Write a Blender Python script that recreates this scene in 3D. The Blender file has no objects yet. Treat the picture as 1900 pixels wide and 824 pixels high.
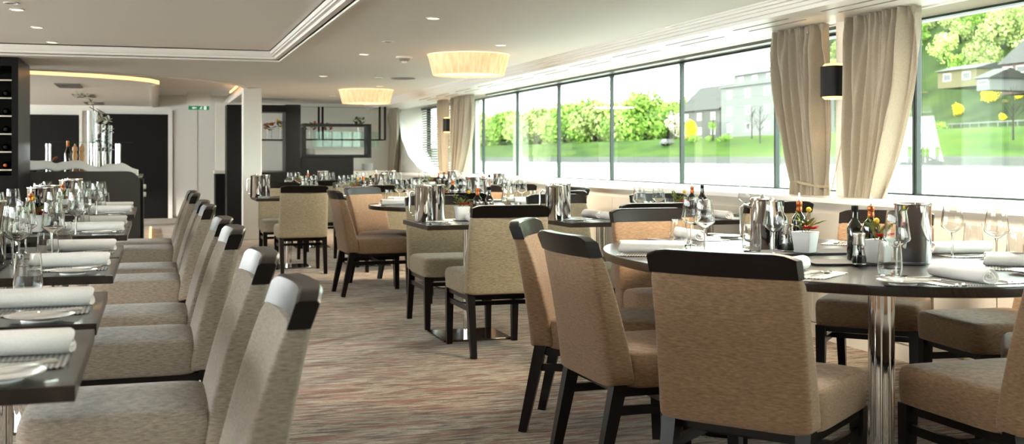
import bpy, bmesh, math, random
from mathutils import Vector, Matrix, noise
random.seed(7)
PI = math.pi
SC = bpy.context.scene
COL = SC.collection

# ------------------------------------------------------------------ camera
F, CX, HY, H, VP = 2080., 950., 294., 1.15, 285.
YAW = math.atan((CX - VP) / F)
S_, C_ = math.sin(YAW), math.cos(YAW)
cam = bpy.data.cameras.new('camera')
cam.sensor_width = 36.0
cam.lens = 36.0 * F / 1900.0
cam.shift_y = -(412.0 - HY) / 1900.0
cam.clip_end = 3000
camo = bpy.data.objects.new('camera', cam)
COL.objects.link(camo)
cam.dof.use_dof = True; cam.dof.focus_distance = 5.2; cam.dof.aperture_fstop = 5.0
camo.location = (0, 0, H)
camo.rotation_euler = (PI / 2, 0, -YAW)
SC.camera = camo
SC.view_settings.view_transform = 'Standard'
SC.view_settings.look = 'None'
SC.view_settings.gamma = 1.0
SC.view_settings.exposure = 0.45
SC.view_settings.use_curve_mapping = False
SC.cycles.max_bounces = 28
SC.cycles.transparent_max_bounces = 24
SC.cycles.transmission_bounces = 28
SC.cycles.diffuse_bounces = 5
SC.cycles.glossy_bounces = 5
SC.cycles.sample_clamp_indirect = 6
SC.cycles.caustics_refractive = False
SC.cycles.caustics_reflective = False
SC.cycles.blur_glossy = 0.5

# ------------------------------------------------------------------ sky, sun
w = bpy.data.worlds.new('sky'); SC.world = w; w.use_nodes = True
bg = w.node_tree.nodes['Background']
bg.inputs[0].default_value = (0.93, 0.985, 0.97, 1)
bg.inputs[1].default_value = 12.0
sl = bpy.data.lights.new('sun', 'SUN'); sl.energy = 2.4; sl.angle = math.radians(2.5); sl.color = (1.0, 0.92, 0.8)
so = bpy.data.objects.new('sun', sl); COL.objects.link(so)
SUN_DIR = Vector((0.80, 0.58, -0.20)).normalized()      # low sun through the port side windows
so.rotation_euler = SUN_DIR.to_track_quat('-Z', 'Y').to_euler()

def at(x, y, z=0.):                 # photo pixel + height -> point on that level
    d = (H - z) * F / (y - HY); xc = (x - CX) * d / F
    return (C_ * xc + S_ * d, C_ * d - S_ * xc)
def onX(x, y, X):                   # photo pixel + wall plane X -> (Y, Z)
    k = (x - CX) / F; d = X / (C_ * k + S_)
    return (C_ * d - S_ * k * d, H - (y - HY) * d / F)
def onY(x, y, Y):                   # photo pixel + wall plane Y -> (X, Z)
    k = (x - CX) / F; d = Y / (C_ - S_ * k)
    return (C_ * k * d + S_ * d, H - (y - HY) * d / F)

# ------------------------------------------------------------------ materials
MATS = {}
def nd(nt, t, **kw):
    n = nt.nodes.new(t)
    for k, v in kw.items(): setattr(n, k, v)
    return n
def mat(name, col, rough=0.5, metal=0.0, spec=0.5, emit=None, es=0.0, coat=0.0, sheen=0.0, trans=0.0, ior=1.45, sss=0.0):
    m = bpy.data.materials.new(name); m.use_nodes = True
    b = m.node_tree.nodes['Principled BSDF']
    b.inputs['Base Color'].default_value = (*col, 1)
    b.inputs['Roughness'].default_value = rough
    b.inputs['Metallic'].default_value = metal
    b.inputs['Specular IOR Level'].default_value = spec
    b.inputs['Coat Weight'].default_value = coat
    b.inputs['Sheen Weight'].default_value = sheen
    b.inputs['Transmission Weight'].default_value = trans
    b.inputs['IOR'].default_value = ior
    if emit:
        b.inputs['Emission Color'].default_value = (*emit, 1); b.inputs['Emission Strength'].default_value = es
    MATS[name] = m
    return m
def texmat(name, stops, scale=(1, 1, 1), nscale=5.0, detail=6.0, rough=0.6, bump=0.0, bdist=0.002, spec=0.5, sheen=0.0, coat=0.0, mixfine=0.0, distort=0.0, rot=(0, 0, 0)):
    m = mat(name, (1, 1, 1), rough, spec=spec, sheen=sheen, coat=coat); nt = m.node_tree
    b = nt.nodes['Principled BSDF']
    tc = nd(nt, 'ShaderNodeTexCoord'); mp = nd(nt, 'ShaderNodeMapping')
    mp.inputs['Scale'].default_value = scale; mp.inputs['Rotation'].default_value = rot
    nz = nd(nt, 'ShaderNodeTexNoise'); nz.inputs['Scale'].default_value = nscale
    nz.inputs['Detail'].default_value = detail; nz.inputs['Distortion'].default_value = distort
    nz.inputs['Roughness'].default_value = 0.6
    cr = nd(nt, 'ShaderNodeValToRGB'); el = cr.color_ramp.elements
    while len(el) < len(stops): el.new(0.5)
    for e, (p, c) in zip(el, stops): e.position = p; e.color = (*c, 1)
    L = nt.links.new
    L(tc.outputs['Object'], mp.inputs[0]); L(mp.outputs[0], nz.inputs['Vector']); L(nz.outputs[0], cr.inputs[0])
    out = cr.outputs[0]
    if mixfine:
        n2 = nd(nt, 'ShaderNodeTexNoise'); n2.inputs['Scale'].default_value = nscale * 6; n2.inputs['Detail'].default_value = 3
        L(mp.outputs[0], n2.inputs['Vector'])
        mx = nd(nt, 'ShaderNodeMix', data_type='RGBA', blend_type='OVERLAY'); mx.inputs[0].default_value = mixfine
        L(out, mx.inputs[6]); L(n2.outputs[0], mx.inputs[7]); out = mx.outputs[2]
    L(out, b.inputs['Base Color'])
    if bump:
        bp = nd(nt, 'ShaderNodeBump'); bp.inputs['Strength'].default_value = bump; bp.inputs['Distance'].default_value = bdist
        L(nz.outputs[0], bp.inputs['Height']); L(bp.outputs[0], b.inputs['Normal'])
    return m
def lin(h):
    h = h.lstrip('#'); r = []
    for i in (0, 2, 4):
        c = int(h[i:i + 2], 16) / 255.; r.append(c / 12.92 if c <= .04045 else ((c + .055) / 1.055) ** 2.4)
    return tuple(r)
def fabric(name, c, var=0.45):
    a = tuple(x * (1 - var) for x in c); d = tuple(min(1, x * (1 + var)) for x in c)
    return texmat(name, [(0.3, a), (0.5, c), (0.7, d)], scale=(7, 7, 75), nscale=6, detail=5, rough=0.72, bump=0.7, bdist=0.002, spec=0.3, sheen=0.2, mixfine=0.7)

fabric('fabric_beige', lin('8f836c'))
fabric('fabric_brown', lin('7a6047'))
fabric('fabric_taupe', lin('7a7064'))
texmat('dark_wood', [(0.3, lin('0a0706')), (0.7, lin('17110e'))], scale=(3, 3, 30), nscale=6, rough=0.28, spec=.28, bump=0.05)
texmat('wenge_top', [(0.3, lin('1b1613')), (0.55, lin('2a2320')), (0.75, lin('3a322d'))], scale=(3, 60, 3), nscale=5, rough=0.3, spec=.35, coat=0.2, bump=0.06, bdist=0.0006)
mat('chrome', (0.8, 0.8, 0.8), 0.07, 1.0)
mat('steel', (0.62, 0.61, 0.59), 0.18, 1.0)
mat('steel_dark', (0.22, 0.21, 0.2), 0.15, 1.0)
mat('cutlery_steel', (0.75, 0.74, 0.72), 0.16, 1.0)
mat('porcelain', (0.86, 0.86, 0.84), 0.15, coat=0.3)
mat('pot_white', (0.83, 0.85, 0.84), 0.3)
texmat('napkin_linen', [(0.4, (0.88, 0.875, 0.86)), (0.6, (0.94, 0.935, 0.925))], scale=(40, 40, 40), nscale=6, rough=0.85, bump=0.15)
mat('paint_white', lin('e9e6df'), 0.5)
mat('ceiling_paint', lin('f1eee8'), 0.55)
mat('trim_white', lin('efece6'), 0.4)
mat('wall_panel', lin('d9d2c6'), 0.45)
mat('black_lacquer', lin('0b0a0a'), 0.35, spec=.25)
mat('black_matte', lin('0d0c0b'), 0.55, spec=.25)
mat('grey_metal', lin('77736e'), 0.4, 0.6)
mat('vent_grey', lin('8b867e'), 0.6)
mat('slate', lin('17171a'), 0.6)
mat('bottle_dark', lin('0c0d09'), 0.06, coat=0.5, spec=0.7)
mat('bottle_label', lin('1d1c1a'), 0.5)
mat('copper_foil', lin('b5653a'), 0.3, 0.7)
mat('petal_red', lin('d8281f'), 0.5)
mat('petal_orange', lin('d8662a'), 0.5)
mat('petal_white', lin('f0f2e4'), 0.5)
mat('leaf_green', lin('6f7c3e'), 0.5)
mat('leaf_dark', lin('2f3d1c'), 0.5)
mat('ball_yellow', lin('d9b230'), 0.7)
mat('soil', lin('2a1d14'), 0.9)
mat('wood_mill', lin('c89a62'), 0.4)
mat('exit_green', lin('0d7a4a'), 0.4, emit=lin('0d7a4a'), es=0.35)
mat('exit_white', lin('f4f8f4'), 0.4, emit=(1, 1, 1), es=0.4)
mat('lamp_bulb', (1, 0.9, 0.75), 0.5, emit=(1.0, 0.86, 0.66), es=4.0)
mat('led_warm', (1, 0.7, 0.4), 0.5, emit=(1.0, 0.52, 0.2), es=1.5)
mat('sconce_gold', lin('e2a94e'), 0.35, 0.3, emit=(1.0, 0.6, 0.2), es=2.2)
mat('cord', lin('c9b08c'), 0.6)
mat('mullion_dark', lin('10241c'), 0.35)
mat('rubber', lin('111111'), 0.7)

def shade_mat():
    m = bpy.data.materials.new('shade_fabric'); m.use_nodes = True; nt = m.node_tree; L = nt.links.new
    b = nt.nodes['Principled BSDF']
    tc = nd(nt, 'ShaderNodeTexCoord'); g = nd(nt, 'ShaderNodeTexNoise'); g.inputs['Scale'].default_value = 26
    mp = nd(nt, 'ShaderNodeMapping'); mp.inputs['Scale'].default_value = (1, 1, 0.02)
    cr = nd(nt, 'ShaderNodeValToRGB'); cr.color_ramp.elements[0].position = .35; cr.color_ramp.elements[1].position = .65
    cr.color_ramp.elements[0].color = (*lin('e9bb88'), 1); cr.color_ramp.elements[1].color = (*lin('f3d0a4'), 1)
    L(tc.outputs['Object'], mp.inputs[0]); L(mp.outputs[0], g.inputs['Vector']); L(g.outputs[0], cr.inputs[0])
    L(cr.outputs[0], b.inputs['Base Color']); L(cr.outputs[0], b.inputs['Emission Color'])
    b.inputs['Emission Strength'].default_value = 0.5; b.inputs['Roughness'].default_value = .8
    MATS['shade_fabric'] = m
shade_mat()
mat('shade_diffuser', lin('f6e2bd'), 0.7, emit=lin('fbe3b4'), es=1.0)

def glass_mat(name, tint, gloss=1.0):           # thin architectural pane: see-through with a Fresnel reflection
    m = bpy.data.materials.new(name); m.use_nodes = True; nt = m.node_tree; nt.nodes.clear(); L = nt.links.new
    o = nd(nt, 'ShaderNodeOutputMaterial'); t = nd(nt, 'ShaderNodeBsdfTransparent'); g = nd(nt, 'ShaderNodeBsdfGlossy')
    t.inputs[0].default_value = (*tint, 1); g.inputs['Roughness'].default_value = 0.0; g.inputs[0].default_value = (0.9, 1, 0.95, 1)
    f = nd(nt, 'ShaderNodeLayerWeight'); f.inputs[0].default_value = 0.5
    p5 = nd(nt, 'ShaderNodeMath', operation='POWER'); p5.inputs[1].default_value = 5.0
    mu = nd(nt, 'ShaderNodeMath', operation='MULTIPLY_ADD'); mu.inputs[1].default_value = 0.96 * gloss; mu.inputs[2].default_value = 0.04 * gloss; mu.use_clamp = True
    mx = nd(nt, 'ShaderNodeMixShader')
    L(f.outputs['Facing'], p5.inputs[0]); L(p5.outputs[0], mu.inputs[0]); L(mu.outputs[0], mx.inputs[0]); L(t.outputs[0], mx.inputs[1]); L(g.outputs[0], mx.inputs[2]); L(mx.outputs[0], o.inputs[0])
    MATS[name] = m
glass_mat('window_glass', (0.93, 0.98, 0.94), 1.2)
glass_mat('shelf_glass', (0.85, 0.95, 0.91), 1.1)
def clear_glass():
    m = bpy.data.materials.new('table_glass'); m.use_nodes = True; nt = m.node_tree; nt.nodes.clear()
    o = nd(nt, 'ShaderNodeOutputMaterial'); g = nd(nt, 'ShaderNodeBsdfGlass'); g.inputs['IOR'].default_value = 1.42; g.inputs['Roughness'].default_value = 0.0
    g.inputs[0].default_value = (.99, .995, .992, 1); nt.links.new(g.outputs[0], o.inputs[0]); MATS['table_glass'] = m
clear_glass()

def carpet():
    m = mat('carpet', (1, 1, 1), 0.95, spec=0.1, sheen=0.15); nt = m.node_tree; L = nt.links.new
    b = nt.nodes['Principled BSDF']; tc = nd(nt, 'ShaderNodeTexCoord')
    def ns(sc, scale, det, dist=0.0):
        mp = nd(nt, 'ShaderNodeMapping'); mp.inputs['Scale'].default_value = sc; L(tc.outputs['Object'], mp.inputs[0])
        n = nd(nt, 'ShaderNodeTexNoise'); n.inputs['Scale'].default_value = scale; n.inputs['Detail'].default_value = det
        n.inputs['Roughness'].default_value = .65; n.inputs['Distortion'].default_value = dist
        L(mp.outputs[0], n.inputs['Vector']); return n.outputs[0]
    def ramp(v, stops):
        cr = nd(nt, 'ShaderNodeValToRGB'); el = cr.color_ramp.elements
        while len(el) < len(stops): el.new(.5)
        for e, (p, c) in zip(el, stops): e.position = p; e.color = (*c, 1)
        L(v, cr.inputs[0]); return cr.outputs[0]
    base = ramp(ns((2.8, 18, 1), 1.7, 12, .6), [(.34, lin('40372e')), (.45, lin('786c5e')), (.54, lin('b0a592')), (.66, lin('6a5e50'))])
    rust = ramp(ns((2.0, 15, 1), 1.1, 12, .6), [(.50, (0, 0, 0)), (.60, (1, 1, 1))])
    mx = nd(nt, 'ShaderNodeMix', data_type='RGBA'); mx.inputs[7].default_value = (*lin('85503c'), 1)
    sc = nd(nt, 'ShaderNodeMath', operation='MULTIPLY'); sc.inputs[1].default_value = .8; L(rust, sc.inputs[0])
    L(sc.outputs[0], mx.inputs[0]); L(base, mx.inputs[6])
    dark = ramp(ns((5, 40, 1), 2.2, 8, .3), [(.36, (.3, .27, .25)), (.5, (1, 1, 1))])
    m2 = nd(nt, 'ShaderNodeMix', data_type='RGBA', blend_type='MULTIPLY'); m2.inputs[0].default_value = .8
    L(mx.outputs[2], m2.inputs[6]); L(dark, m2.inputs[7])
    fine = ns((60, 160, 1), 2.0, 2)
    m3 = nd(nt, 'ShaderNodeMix', data_type='RGBA', blend_type='OVERLAY'); m3.inputs[0].default_value = .75
    L(m2.outputs[2], m3.inputs[6]); L(fine, m3.inputs[7]); L(m3.outputs[2], b.inputs['Base Color'])
    bp = nd(nt, 'ShaderNodeBump'); bp.inputs['Strength'].default_value = .5; bp.inputs['Distance'].default_value = .004
    L(fine, bp.inputs['Height']); L(bp.outputs[0], b.inputs['Normal'])
carpet()
texmat('curtain_linen', [(0.3, lin('8f8472')), (0.5, lin('a39887')), (0.7, lin('b5ab9b'))], scale=(30, 30, 60), nscale=9, detail=3, rough=0.9, bump=0.3, sheen=0.2, mixfine=.3)
texmat('tie_cord', [(0.3, lin('8a7a64')), (0.7, lin('c4b396'))], scale=(60, 60, 60), nscale=3, rough=.6)
def mat_weave():
    m = mat('placemat_weave', (1, 1, 1), .3, .6); nt = m.node_tree; L = nt.links.new; b = nt.nodes['Principled BSDF']
    tc = nd(nt, 'ShaderNodeTexCoord'); mp = nd(nt, 'ShaderNodeMapping'); mp.inputs['Rotation'].default_value = (0, 0, .78)
    ck = nd(nt, 'ShaderNodeTexChecker'); ck.inputs['Scale'].default_value = 130
    ck.inputs[1].default_value = (*lin('e0dfdc'), 1); ck.inputs[2].default_value = (*lin('4a4846'), 1)
    L(tc.outputs['Object'], mp.inputs[0]); L(mp.outputs[0], ck.inputs[0]); L(ck.outputs[0], b.inputs['Base Color'])
mat_weave()
# outside
def exh(h): return tuple(c * .09 for c in lin(h))
def ext(h): return tuple(c * .058 for c in lin(h))
texmat('grass_bank', [(0.3, ext('5fa010')), (0.5, ext('9fe31e')), (0.7, ext('c8f53c'))], scale=(.25, .05, .25), nscale=1.3, detail=8, rough=.9, spec=.1)
texmat('hill_green', [(0.3, ext('3f6a18')), (0.5, ext('74a02a')), (0.66, ext('9fcf40')), (0.8, ext('7f8442'))], scale=(.06, .06, .06), nscale=1.2, detail=10, rough=.95, spec=.1)
texmat('bank_stone', [(0.3, ext('4c5145')), (0.7, ext('8d9180'))], scale=(.5, .5, .5), nscale=2, detail=8, rough=.9)
for n_, a_, b_ in (('crown_green', '47662a', '86a548'), ('crown_light', '7b9a48', 'b5c878'), ('crown_olive', '5c6a38', '94a064'), ('crown_yellow', 'd2b417', 'f5df3a'), ('crown_blossom', '8d8076', 'cdbfb4')):
    texmat(n_, [(0.35, lin(a_)), (0.65, lin(b_))], scale=(1, 1, 1), nscale=.8, detail=4, rough=.9, spec=.1)
mat('bark', ext('5a4a3a'), .9)
mat('house_white', exh('eef0ee'), .7); mat('house_yellow', exh('e6cf86'), .7); mat('house_pink', exh('d9a49a'), .7); mat('house_grey', exh('9a958c'), .7)
texmat('roof_slate', [(0.3, ext('4f4b48')), (0.7, ext('7a736c'))], scale=(1, 1, 4), nscale=2, rough=.8)
mat('house_glass', ext('56626a'), .1)
def water():
    m = mat('river_water', ext('a9b8b0'), .22, spec=.9, coat=.4); nt = m.node_tree; L = nt.links.new; b = nt.nodes['Principled BSDF']
    tc = nd(nt, 'ShaderNodeTexCoord'); mp = nd(nt, 'ShaderNodeMapping'); mp.inputs['Scale'].default_value = (.5, .12, 1)
    n = nd(nt, 'ShaderNodeTexNoise'); n.inputs['Scale'].default_value = 1.6; n.inputs['Detail'].default_value = 8
    bp = nd(nt, 'ShaderNodeBump'); bp.inputs['Strength'].default_value = .6; bp.inputs['Distance'].default_value = .15
    L(tc.outputs['Object'], mp.inputs[0]); L(mp.outputs[0], n.inputs['Vector']); L(n.outputs[0], bp.inputs['Height']); L(bp.outputs[0], b.inputs['Normal'])
water()

# ------------------------------------------------------------------ mesh builder
def R(a): return math.radians(a)
class MB:
    def __init__(s): s.v = []; s.f = []
    def add(s, vs, fs):
        o = len(s.v); s.v += [tuple(p) for p in vs]; s.f += [tuple(i + o for i in f) for f in fs]; return s
    def hexa(s, p):      # 4 bottom + 4 top (ccw)
        return s.add(p, [(3, 2, 1, 0), (4, 5, 6, 7), (0, 1, 5, 4), (1, 2, 6, 5), (2, 3, 7, 6), (3, 0, 4, 7)])
    def box(s, x0, x1, y0, y1, z0, z1):
        return s.hexa([(x0, y0, z0), (x1, y0, z0), (x1, y1, z0), (x0, y1, z0), (x0, y0, z1), (x1, y0, z1), (x1, y1, z1), (x0, y1, z1)])
    def bar(s, a, b, wa, wb=None, up=(0, 0, 1)):   # square-section bar from a to b (full widths)
        a = Vector(a); b = Vector(b); wb = wb or wa
        if not isinstance(wa, tuple): wa = (wa, wa)
        if not isinstance(wb, tuple): wb = (wb, wb)
        d = (b - a).normalized(); u = Vector(up)
        if abs(d.dot(u)) > .9: u = Vector((0, 1, 0))
        x = d.cross(u).normalized(); y = x.cross(d).normalized()
        def q(c, w_): return [c + x * (sx * w_[0] / 2) + y * (sy * w_[1] / 2) for sx, sy in ((-1, -1), (1, -1), (1, 1), (-1, 1))]
        return s.hexa(q(a, wa) + q(b, wb))
    def loft(s, rings, cap=True, close=True):
        n = len(rings[0]); o = len(s.v)
        for r in rings: s.v += [tuple(p) for p in r]
        for i in range(len(rings) - 1):
            for j in range(n if close else n - 1):
                k = (j + 1) % n
                s.f.append((o + i * n + j, o + i * n + k, o + (i + 1) * n + k, o + (i + 1) * n + j))
        if cap:
            s.f.append(tuple(o + j for j in reversed(range(n)))); e = o + (len(rings) - 1) * n; s.f.append(tuple(e + j for j in range(n)))
        return s
    def lathe(s, prof, seg=24, c=(0, 0, 0), cap=False):
        rings = [[(c[0] + r * math.cos(2 * PI * j / seg), c[1] + r * math.sin(2 * PI * j / seg), c[2] + z) for j in range(seg)] for r, z in prof]
        return s.loft(rings, cap)
    def tube(s, pts, r, seg=6, cap=True):
        pts = [Vector(p) for p in pts]; rings = []
        for i, p in enumerate(pts):
            d = (pts[min(i + 1, len(pts) - 1)] - pts[max(i - 1, 0)]).normalized()
            u = Vector((0, 0, 1)) if abs(d.z) < .95 else Vector((1, 0, 0))
            x = d.cross(u).normalized(); y = x.cross(d)
            rr = r[i] if isinstance(r, (list, tuple)) else r
            rings.append([p + x * (rr * math.cos(2 * PI * j / seg)) + y * (rr * math.sin(2 * PI * j / seg)) for j in range(seg)])
        return s.loft(rings, cap)
    def prism(s, poly, z0, z1):
        return s.loft([[(x, y, z0) for x, y in poly], [(x, y, z1) for x, y in poly]])
    def mesh(s, name, m, smooth=35, bevel=0):
        me = bpy.data.meshes.new(name); me.from_pydata(s.v, [], s.f)
        bm = bmesh.new(); bm.from_mesh(me)
        if bevel:
            bmesh.ops.bevel(bm, geom=[e for e in bm.edges], offset=bevel, segments=2, affect='EDGES', profile=.5)
        bmesh.ops.recalc_face_normals(bm, faces=bm.faces)
        bm.to_mesh(me); bm.free()
        me.materials.append(MATS[m] if isinstance(m, str) else m)
        if smooth:
            for p in me.polygons: p.use_smooth = True
            me.set_sharp_from_angle(angle=R(smooth))
        return me
    def build(s, name, m, parent=None, smooth=35, bevel=0, loc=(0, 0, 0), rz=0):
        return ob(name, s.mesh(name, m, smooth, bevel), parent, loc, rz)
def ob(name, data, parent=None, loc=(0, 0, 0), rz=0):
    o = bpy.data.objects.new(name, data); COL.objects.link(o); o.location = loc; o.rotation_euler = (0, 0, rz)
    if parent: o.parent = parent
    return o
def tag(o, label=None, cat=None, group=None, kind=None):
    if label: o['label'] = label
    if cat: o['category'] = cat
    if group: o['group'] = group
    if kind: o['kind'] = kind
    return o
def empty(name, loc=(0, 0, 0), rz=0, label=None, cat=None, group=None):
    o = ob(name, None, None, loc, rz); o.empty_display_size = .05
    return tag(o, label, cat, group)
def struct(o, label=None, cat=None): return tag(o, label, cat, kind='structure')
class Kit:                          # a thing as a list of (part name, mesh, sub-parts); placed by copying
    def __init__(s, name, cat, parts): s.name, s.cat, s.parts = name, cat, parts
    def put(s, loc, rz, label, group=None, scale=None):
        if len(s.parts) == 1 and s.parts[0][0] is None:
            o = tag(ob(s.name, s.parts[0][1], None, loc, rz), label, s.cat, group)
        else:
            o = empty(s.name, loc, rz, label, s.cat, group)
            for p in s.parts:
                c = ob(p[0], p[1], o)
                for q in (p[2] if len(p) > 2 else []): ob(q[0], q[1], c)
        if scale: o.scale = scale
        return o
def srect(a, b, n=6., seg=32, cx=0, cy=0):
    r = []
    for j in range(seg):
        t = 2 * PI * (j + .5) / seg; c, s = math.cos(t), math.sin(t)
        r.append((cx + a * math.copysign(abs(c) ** (2 / n), c), cy + b * math.copysign(abs(s) ** (2 / n), s)))
    return r

# ================================================================== the room
GX, WX, SX = 4.92, 4.05, 3.80        # glass plane, lower wall face, edge of the dropped soffit
SILL, HEAD, CEIL, SOF, UP = 0.90, 2.09, 2.15, 2.06, 2.24
YB, YR, LX = 22.6, -4.0, -6.4        # back wall, rear wall, port side glass
struct(MB().box(LX - .3, 5.2, YR, YB, -.06, 0).build('floor', 'carpet'), 'streaked beige and rust carpet with fine horizontal grain', 'floor')

# ---- ceiling: flat part with a raised rectangular panel (left front) and a curved raised well (far left)
RX, RY = 1.22, 11.62                 # corner of the raised panel
well = [(-3.5, 13.35), (-2.2, 13.42), (-1.3, 13.6), (-.44, 13.95), (.11, 14.3), (.61, 14.72), (.95, 15.2), (1.17, 15.75), (1.28, 16.3), (1.32, 17.0), (1.32, YB)]
isl = [(-3.5, 14.05), (-2.2, 14.2), (-1.4, 14.45), (-.8, 14.75), (-.3, 15.15), (-.05, 15.5), (.06, 15.9), (.07, YB)]
c = MB()
c.box(RX, SX, YR, RY, CEIL, CEIL + .02)
c.box(LX, SX, RY, 13.3, CEIL, CEIL + .02)
c.box(LX, -3.5, 13.3, YB, CEIL, CEIL + .02)
for i in range(len(well) - 1):
    (x0, y0), (x1, y1) = well[i], well[i + 1]
    if x1 - x0 > 1e-6:
        c.hexa([(x0, 13.3, CEIL), (x1, 13.3, CEIL), (x1, y1, CEIL), (x0, y0, CEIL), (x0, 13.3, CEIL + .02), (x1, 13.3, CEIL + .02), (x1, y1, CEIL + .02), (x0, y0, CEIL + .02)])
c.box(1.32, SX, 13.3, YB, CEIL, CEIL + .02)
struct(c.build('ceiling', 'ceiling_paint', smooth=0), 'smooth off-white dining room ceiling', 'ceiling')
struct(MB().box(LX, RX - .1, YR, RY - .1, UP, UP + .02).build('ceiling_raised', 'ceiling_paint', smooth=0), 'raised rectangular ceiling panel above the left tables', 'ceiling')
struct(MB().box(-3.6, 1.5, 13.2, YB, CEIL + .22, CEIL + .24).build('ceiling_well', 'ceiling_paint', smooth=0), 'raised curved ceiling well above the buffet', 'ceiling')
struct(MB().prism(isl + [(-3.5, YB)], CEIL, CEIL + .05).build('ceiling_island', 'ceiling_paint', smooth=0), 'lowered curved white ceiling panel above the buffet', 'ceiling')
def steps_trim(name, path, prof, m='trim_white', label=None):       # profile (offset outward to the right of travel, z) swept along a 2-D path
    rings = []
    n = len(path)
    for i, p in enumerate(path):
        a = Vector(path[max(i - 1, 0)]); b = Vector(path[min(i + 1, n - 1)]); p = Vector(p)
        d0 = (p - a).normalized() if i else (b - p).normalized(); d1 = (b - p).normalized() if i < n - 1 else d0
        t = (d0 + d1).normalized(); k = 1 / max(.3, t.dot(d0)); nn = Vector((t.y, -t.x)) * k
        rings.append([(p.x + nn.x * o, p.y + nn.y * o, z) for o, z in prof])
    return struct(MB().loft(rings).build(name, m, smooth=20), label, 'trim')
prof = [(.02, CEIL - .016), (.02, CEIL + .02), (-.10, UP - .01), (-.10, UP - .045), (-.085, UP - .045), (-.085, UP - .06), (-.055, UP - .06), (-.055, UP - .085), (-.02, UP - .085), (-.02, CEIL + .012), (.0, CEIL + .012), (.0, CEIL - .016)]
steps_trim('trim_1', [(RX, YR), (RX, RY), (LX, RY)], prof, label='stepped white moulding around the raised ceiling panel')
steps_trim('trim_2', well, [(-.05, CEIL - .015), (-.05, CEIL + .02), (.05, CEIL + .22), (.05, CEIL + .1), (.03, CEIL + .1), (.03, CEIL + .05), (.01, CEIL + .05), (.01, CEIL - .015)], label='stepped white moulding around the curved ceiling well')
steps_trim('trim_3', isl[6:], [(-.1, CEIL - .02), (-.1, CEIL), (.0, CEIL), (.0, CEIL + .05), (.012, CEIL + .05), (.012, CEIL - .005), (-.03, CEIL - .005), (-.03, CEIL - .02)], label='white rim of the lowered curved ceiling panel')
tag(steps_trim('led_strip', isl[:7], [(.0, CEIL + .003), (.015, CEIL + .003), (.015, CEIL + .05), (.0, CEIL + .05)], 'led_warm'), 'warm glowing light strip along the lowered curved ceiling panel', 'light strip', kind='thing')
tag(steps_trim('led_strip', [(1.25, 16.4), (1.25, 19.8)], [(-.01, CEIL + .12), (.01, CEIL + .12), (.01, CEIL + .15), (-.01, CEIL + .15)], 'led_warm'), 'short warm light strip inside the outer edge of the ceiling well', 'light strip', kind='thing')
# soffit along the windows, stepping down in three ridges
sp = [(SX - .10, CEIL + .02), (SX - .10, CEIL - .012), (SX - .085, CEIL - .012), (SX - .085, CEIL - .028), (SX - .055, CEIL - .028), (SX - .055, CEIL - .045), (SX - .03, CEIL - .045), (SX - .03, CEIL - .066), (SX, CEIL - .066), (SX, SOF), (4.38, SOF), (4.38, SOF - .012), (4.40, SOF - .012), (4.40, CEIL + .06), (5.1, CEIL + .06), (5.1, CEIL + .1), (SX - .10, CEIL + .1)]
struct(MB().loft([[(x, y, z) for x, z in sp] for y in (YR, YB)]).build('trim_4', 'trim_white', smooth=20), 'stepped white soffit running along above the windows', 'trim')
vt = empty('slot_vent', (4.0, 9, SOF), 0, 'long row of thin slot vents in the window soffit', 'vent')
for i in range(14):
    for x in (3.93, 4.06):
        y = 2.0 + i * 1.1 - 9
        MB().box(x - 4.0 - .008, x - 4.0 + .008, y, y + .72, -.003, .004).build('slot', 'vent_grey', vt, smooth=0)
struct(MB().box(LX - .3, 5.3, YR - .1, YB + .1, CEIL + .3, CEIL + .4).build('ceiling_light_seal', 'paint_white', smooth=0), 'added unseen slab sealing the ceiling gaps against sky light', 'ceiling')  # unseen slab added over everything to block sky light leaking through ceiling gaps
# ---- starboard wall (lower panels, sill, head)
struct(MB().box(WX + .02, 5.1, YR, YB, 0, SILL - .03).build('wall_right', 'wall_panel', smooth=0), 'pale panelled wall below the long windows', 'wall')
wr = bpy.data.objects['wall_right']
y = -2.0
k = 0
while y < 20:
    MB().box(WX, WX + .021, y + .004, y + .826, .10, SILL - .10).build('panel', 'wall_panel', wr, smooth=0)
    if k % 2 == 0: MB().lathe([(0, 0), (.012, 0), (.012, .015), (0, .015)], 10).build('knob', 'grey_metal', wr, loc=(WX - .012, y + .74, .70))
    y += .83; k += 1
struct(MB().box(WX - .03, GX + .03, YR, YB, SILL - .03, SILL).build('trim_5', 'trim_white', smooth=0), 'long white window sill', 'sill')
struct(MB().box(WX - .005, WX + .02, YR, YB, 0, .09).build('baseboard_right', 'wall_panel', smooth=0))
struct(MB().box(GX - .02, 5.1, YR, YB, HEAD, CEIL + .06).build('trim_6', 'wall_panel', smooth=0), 'window head above the long windows', 'trim')
struct(MB().box(GX - .16, GX - .06, 6.62, 16.2, HEAD + .005, HEAD + .055).build('trim_7', 'grey_metal', smooth=0), 'slim grey blind housing under the window head', 'trim')
# pillars between the windows
P1 = (6.22, 6.50); P2 = (16.30, 16.75)
for n, (a, b) in enumerate((P1, P2)):
    struct(MB().box(4.36, 4.46, a, b, SILL, SOF).build('wall_pier_%s' % ('near', 'far')[n], 'paint_white', smooth=0), ('white pier between the two near curtains', 'white pier between the two far curtains')[n], 'pier')
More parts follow.
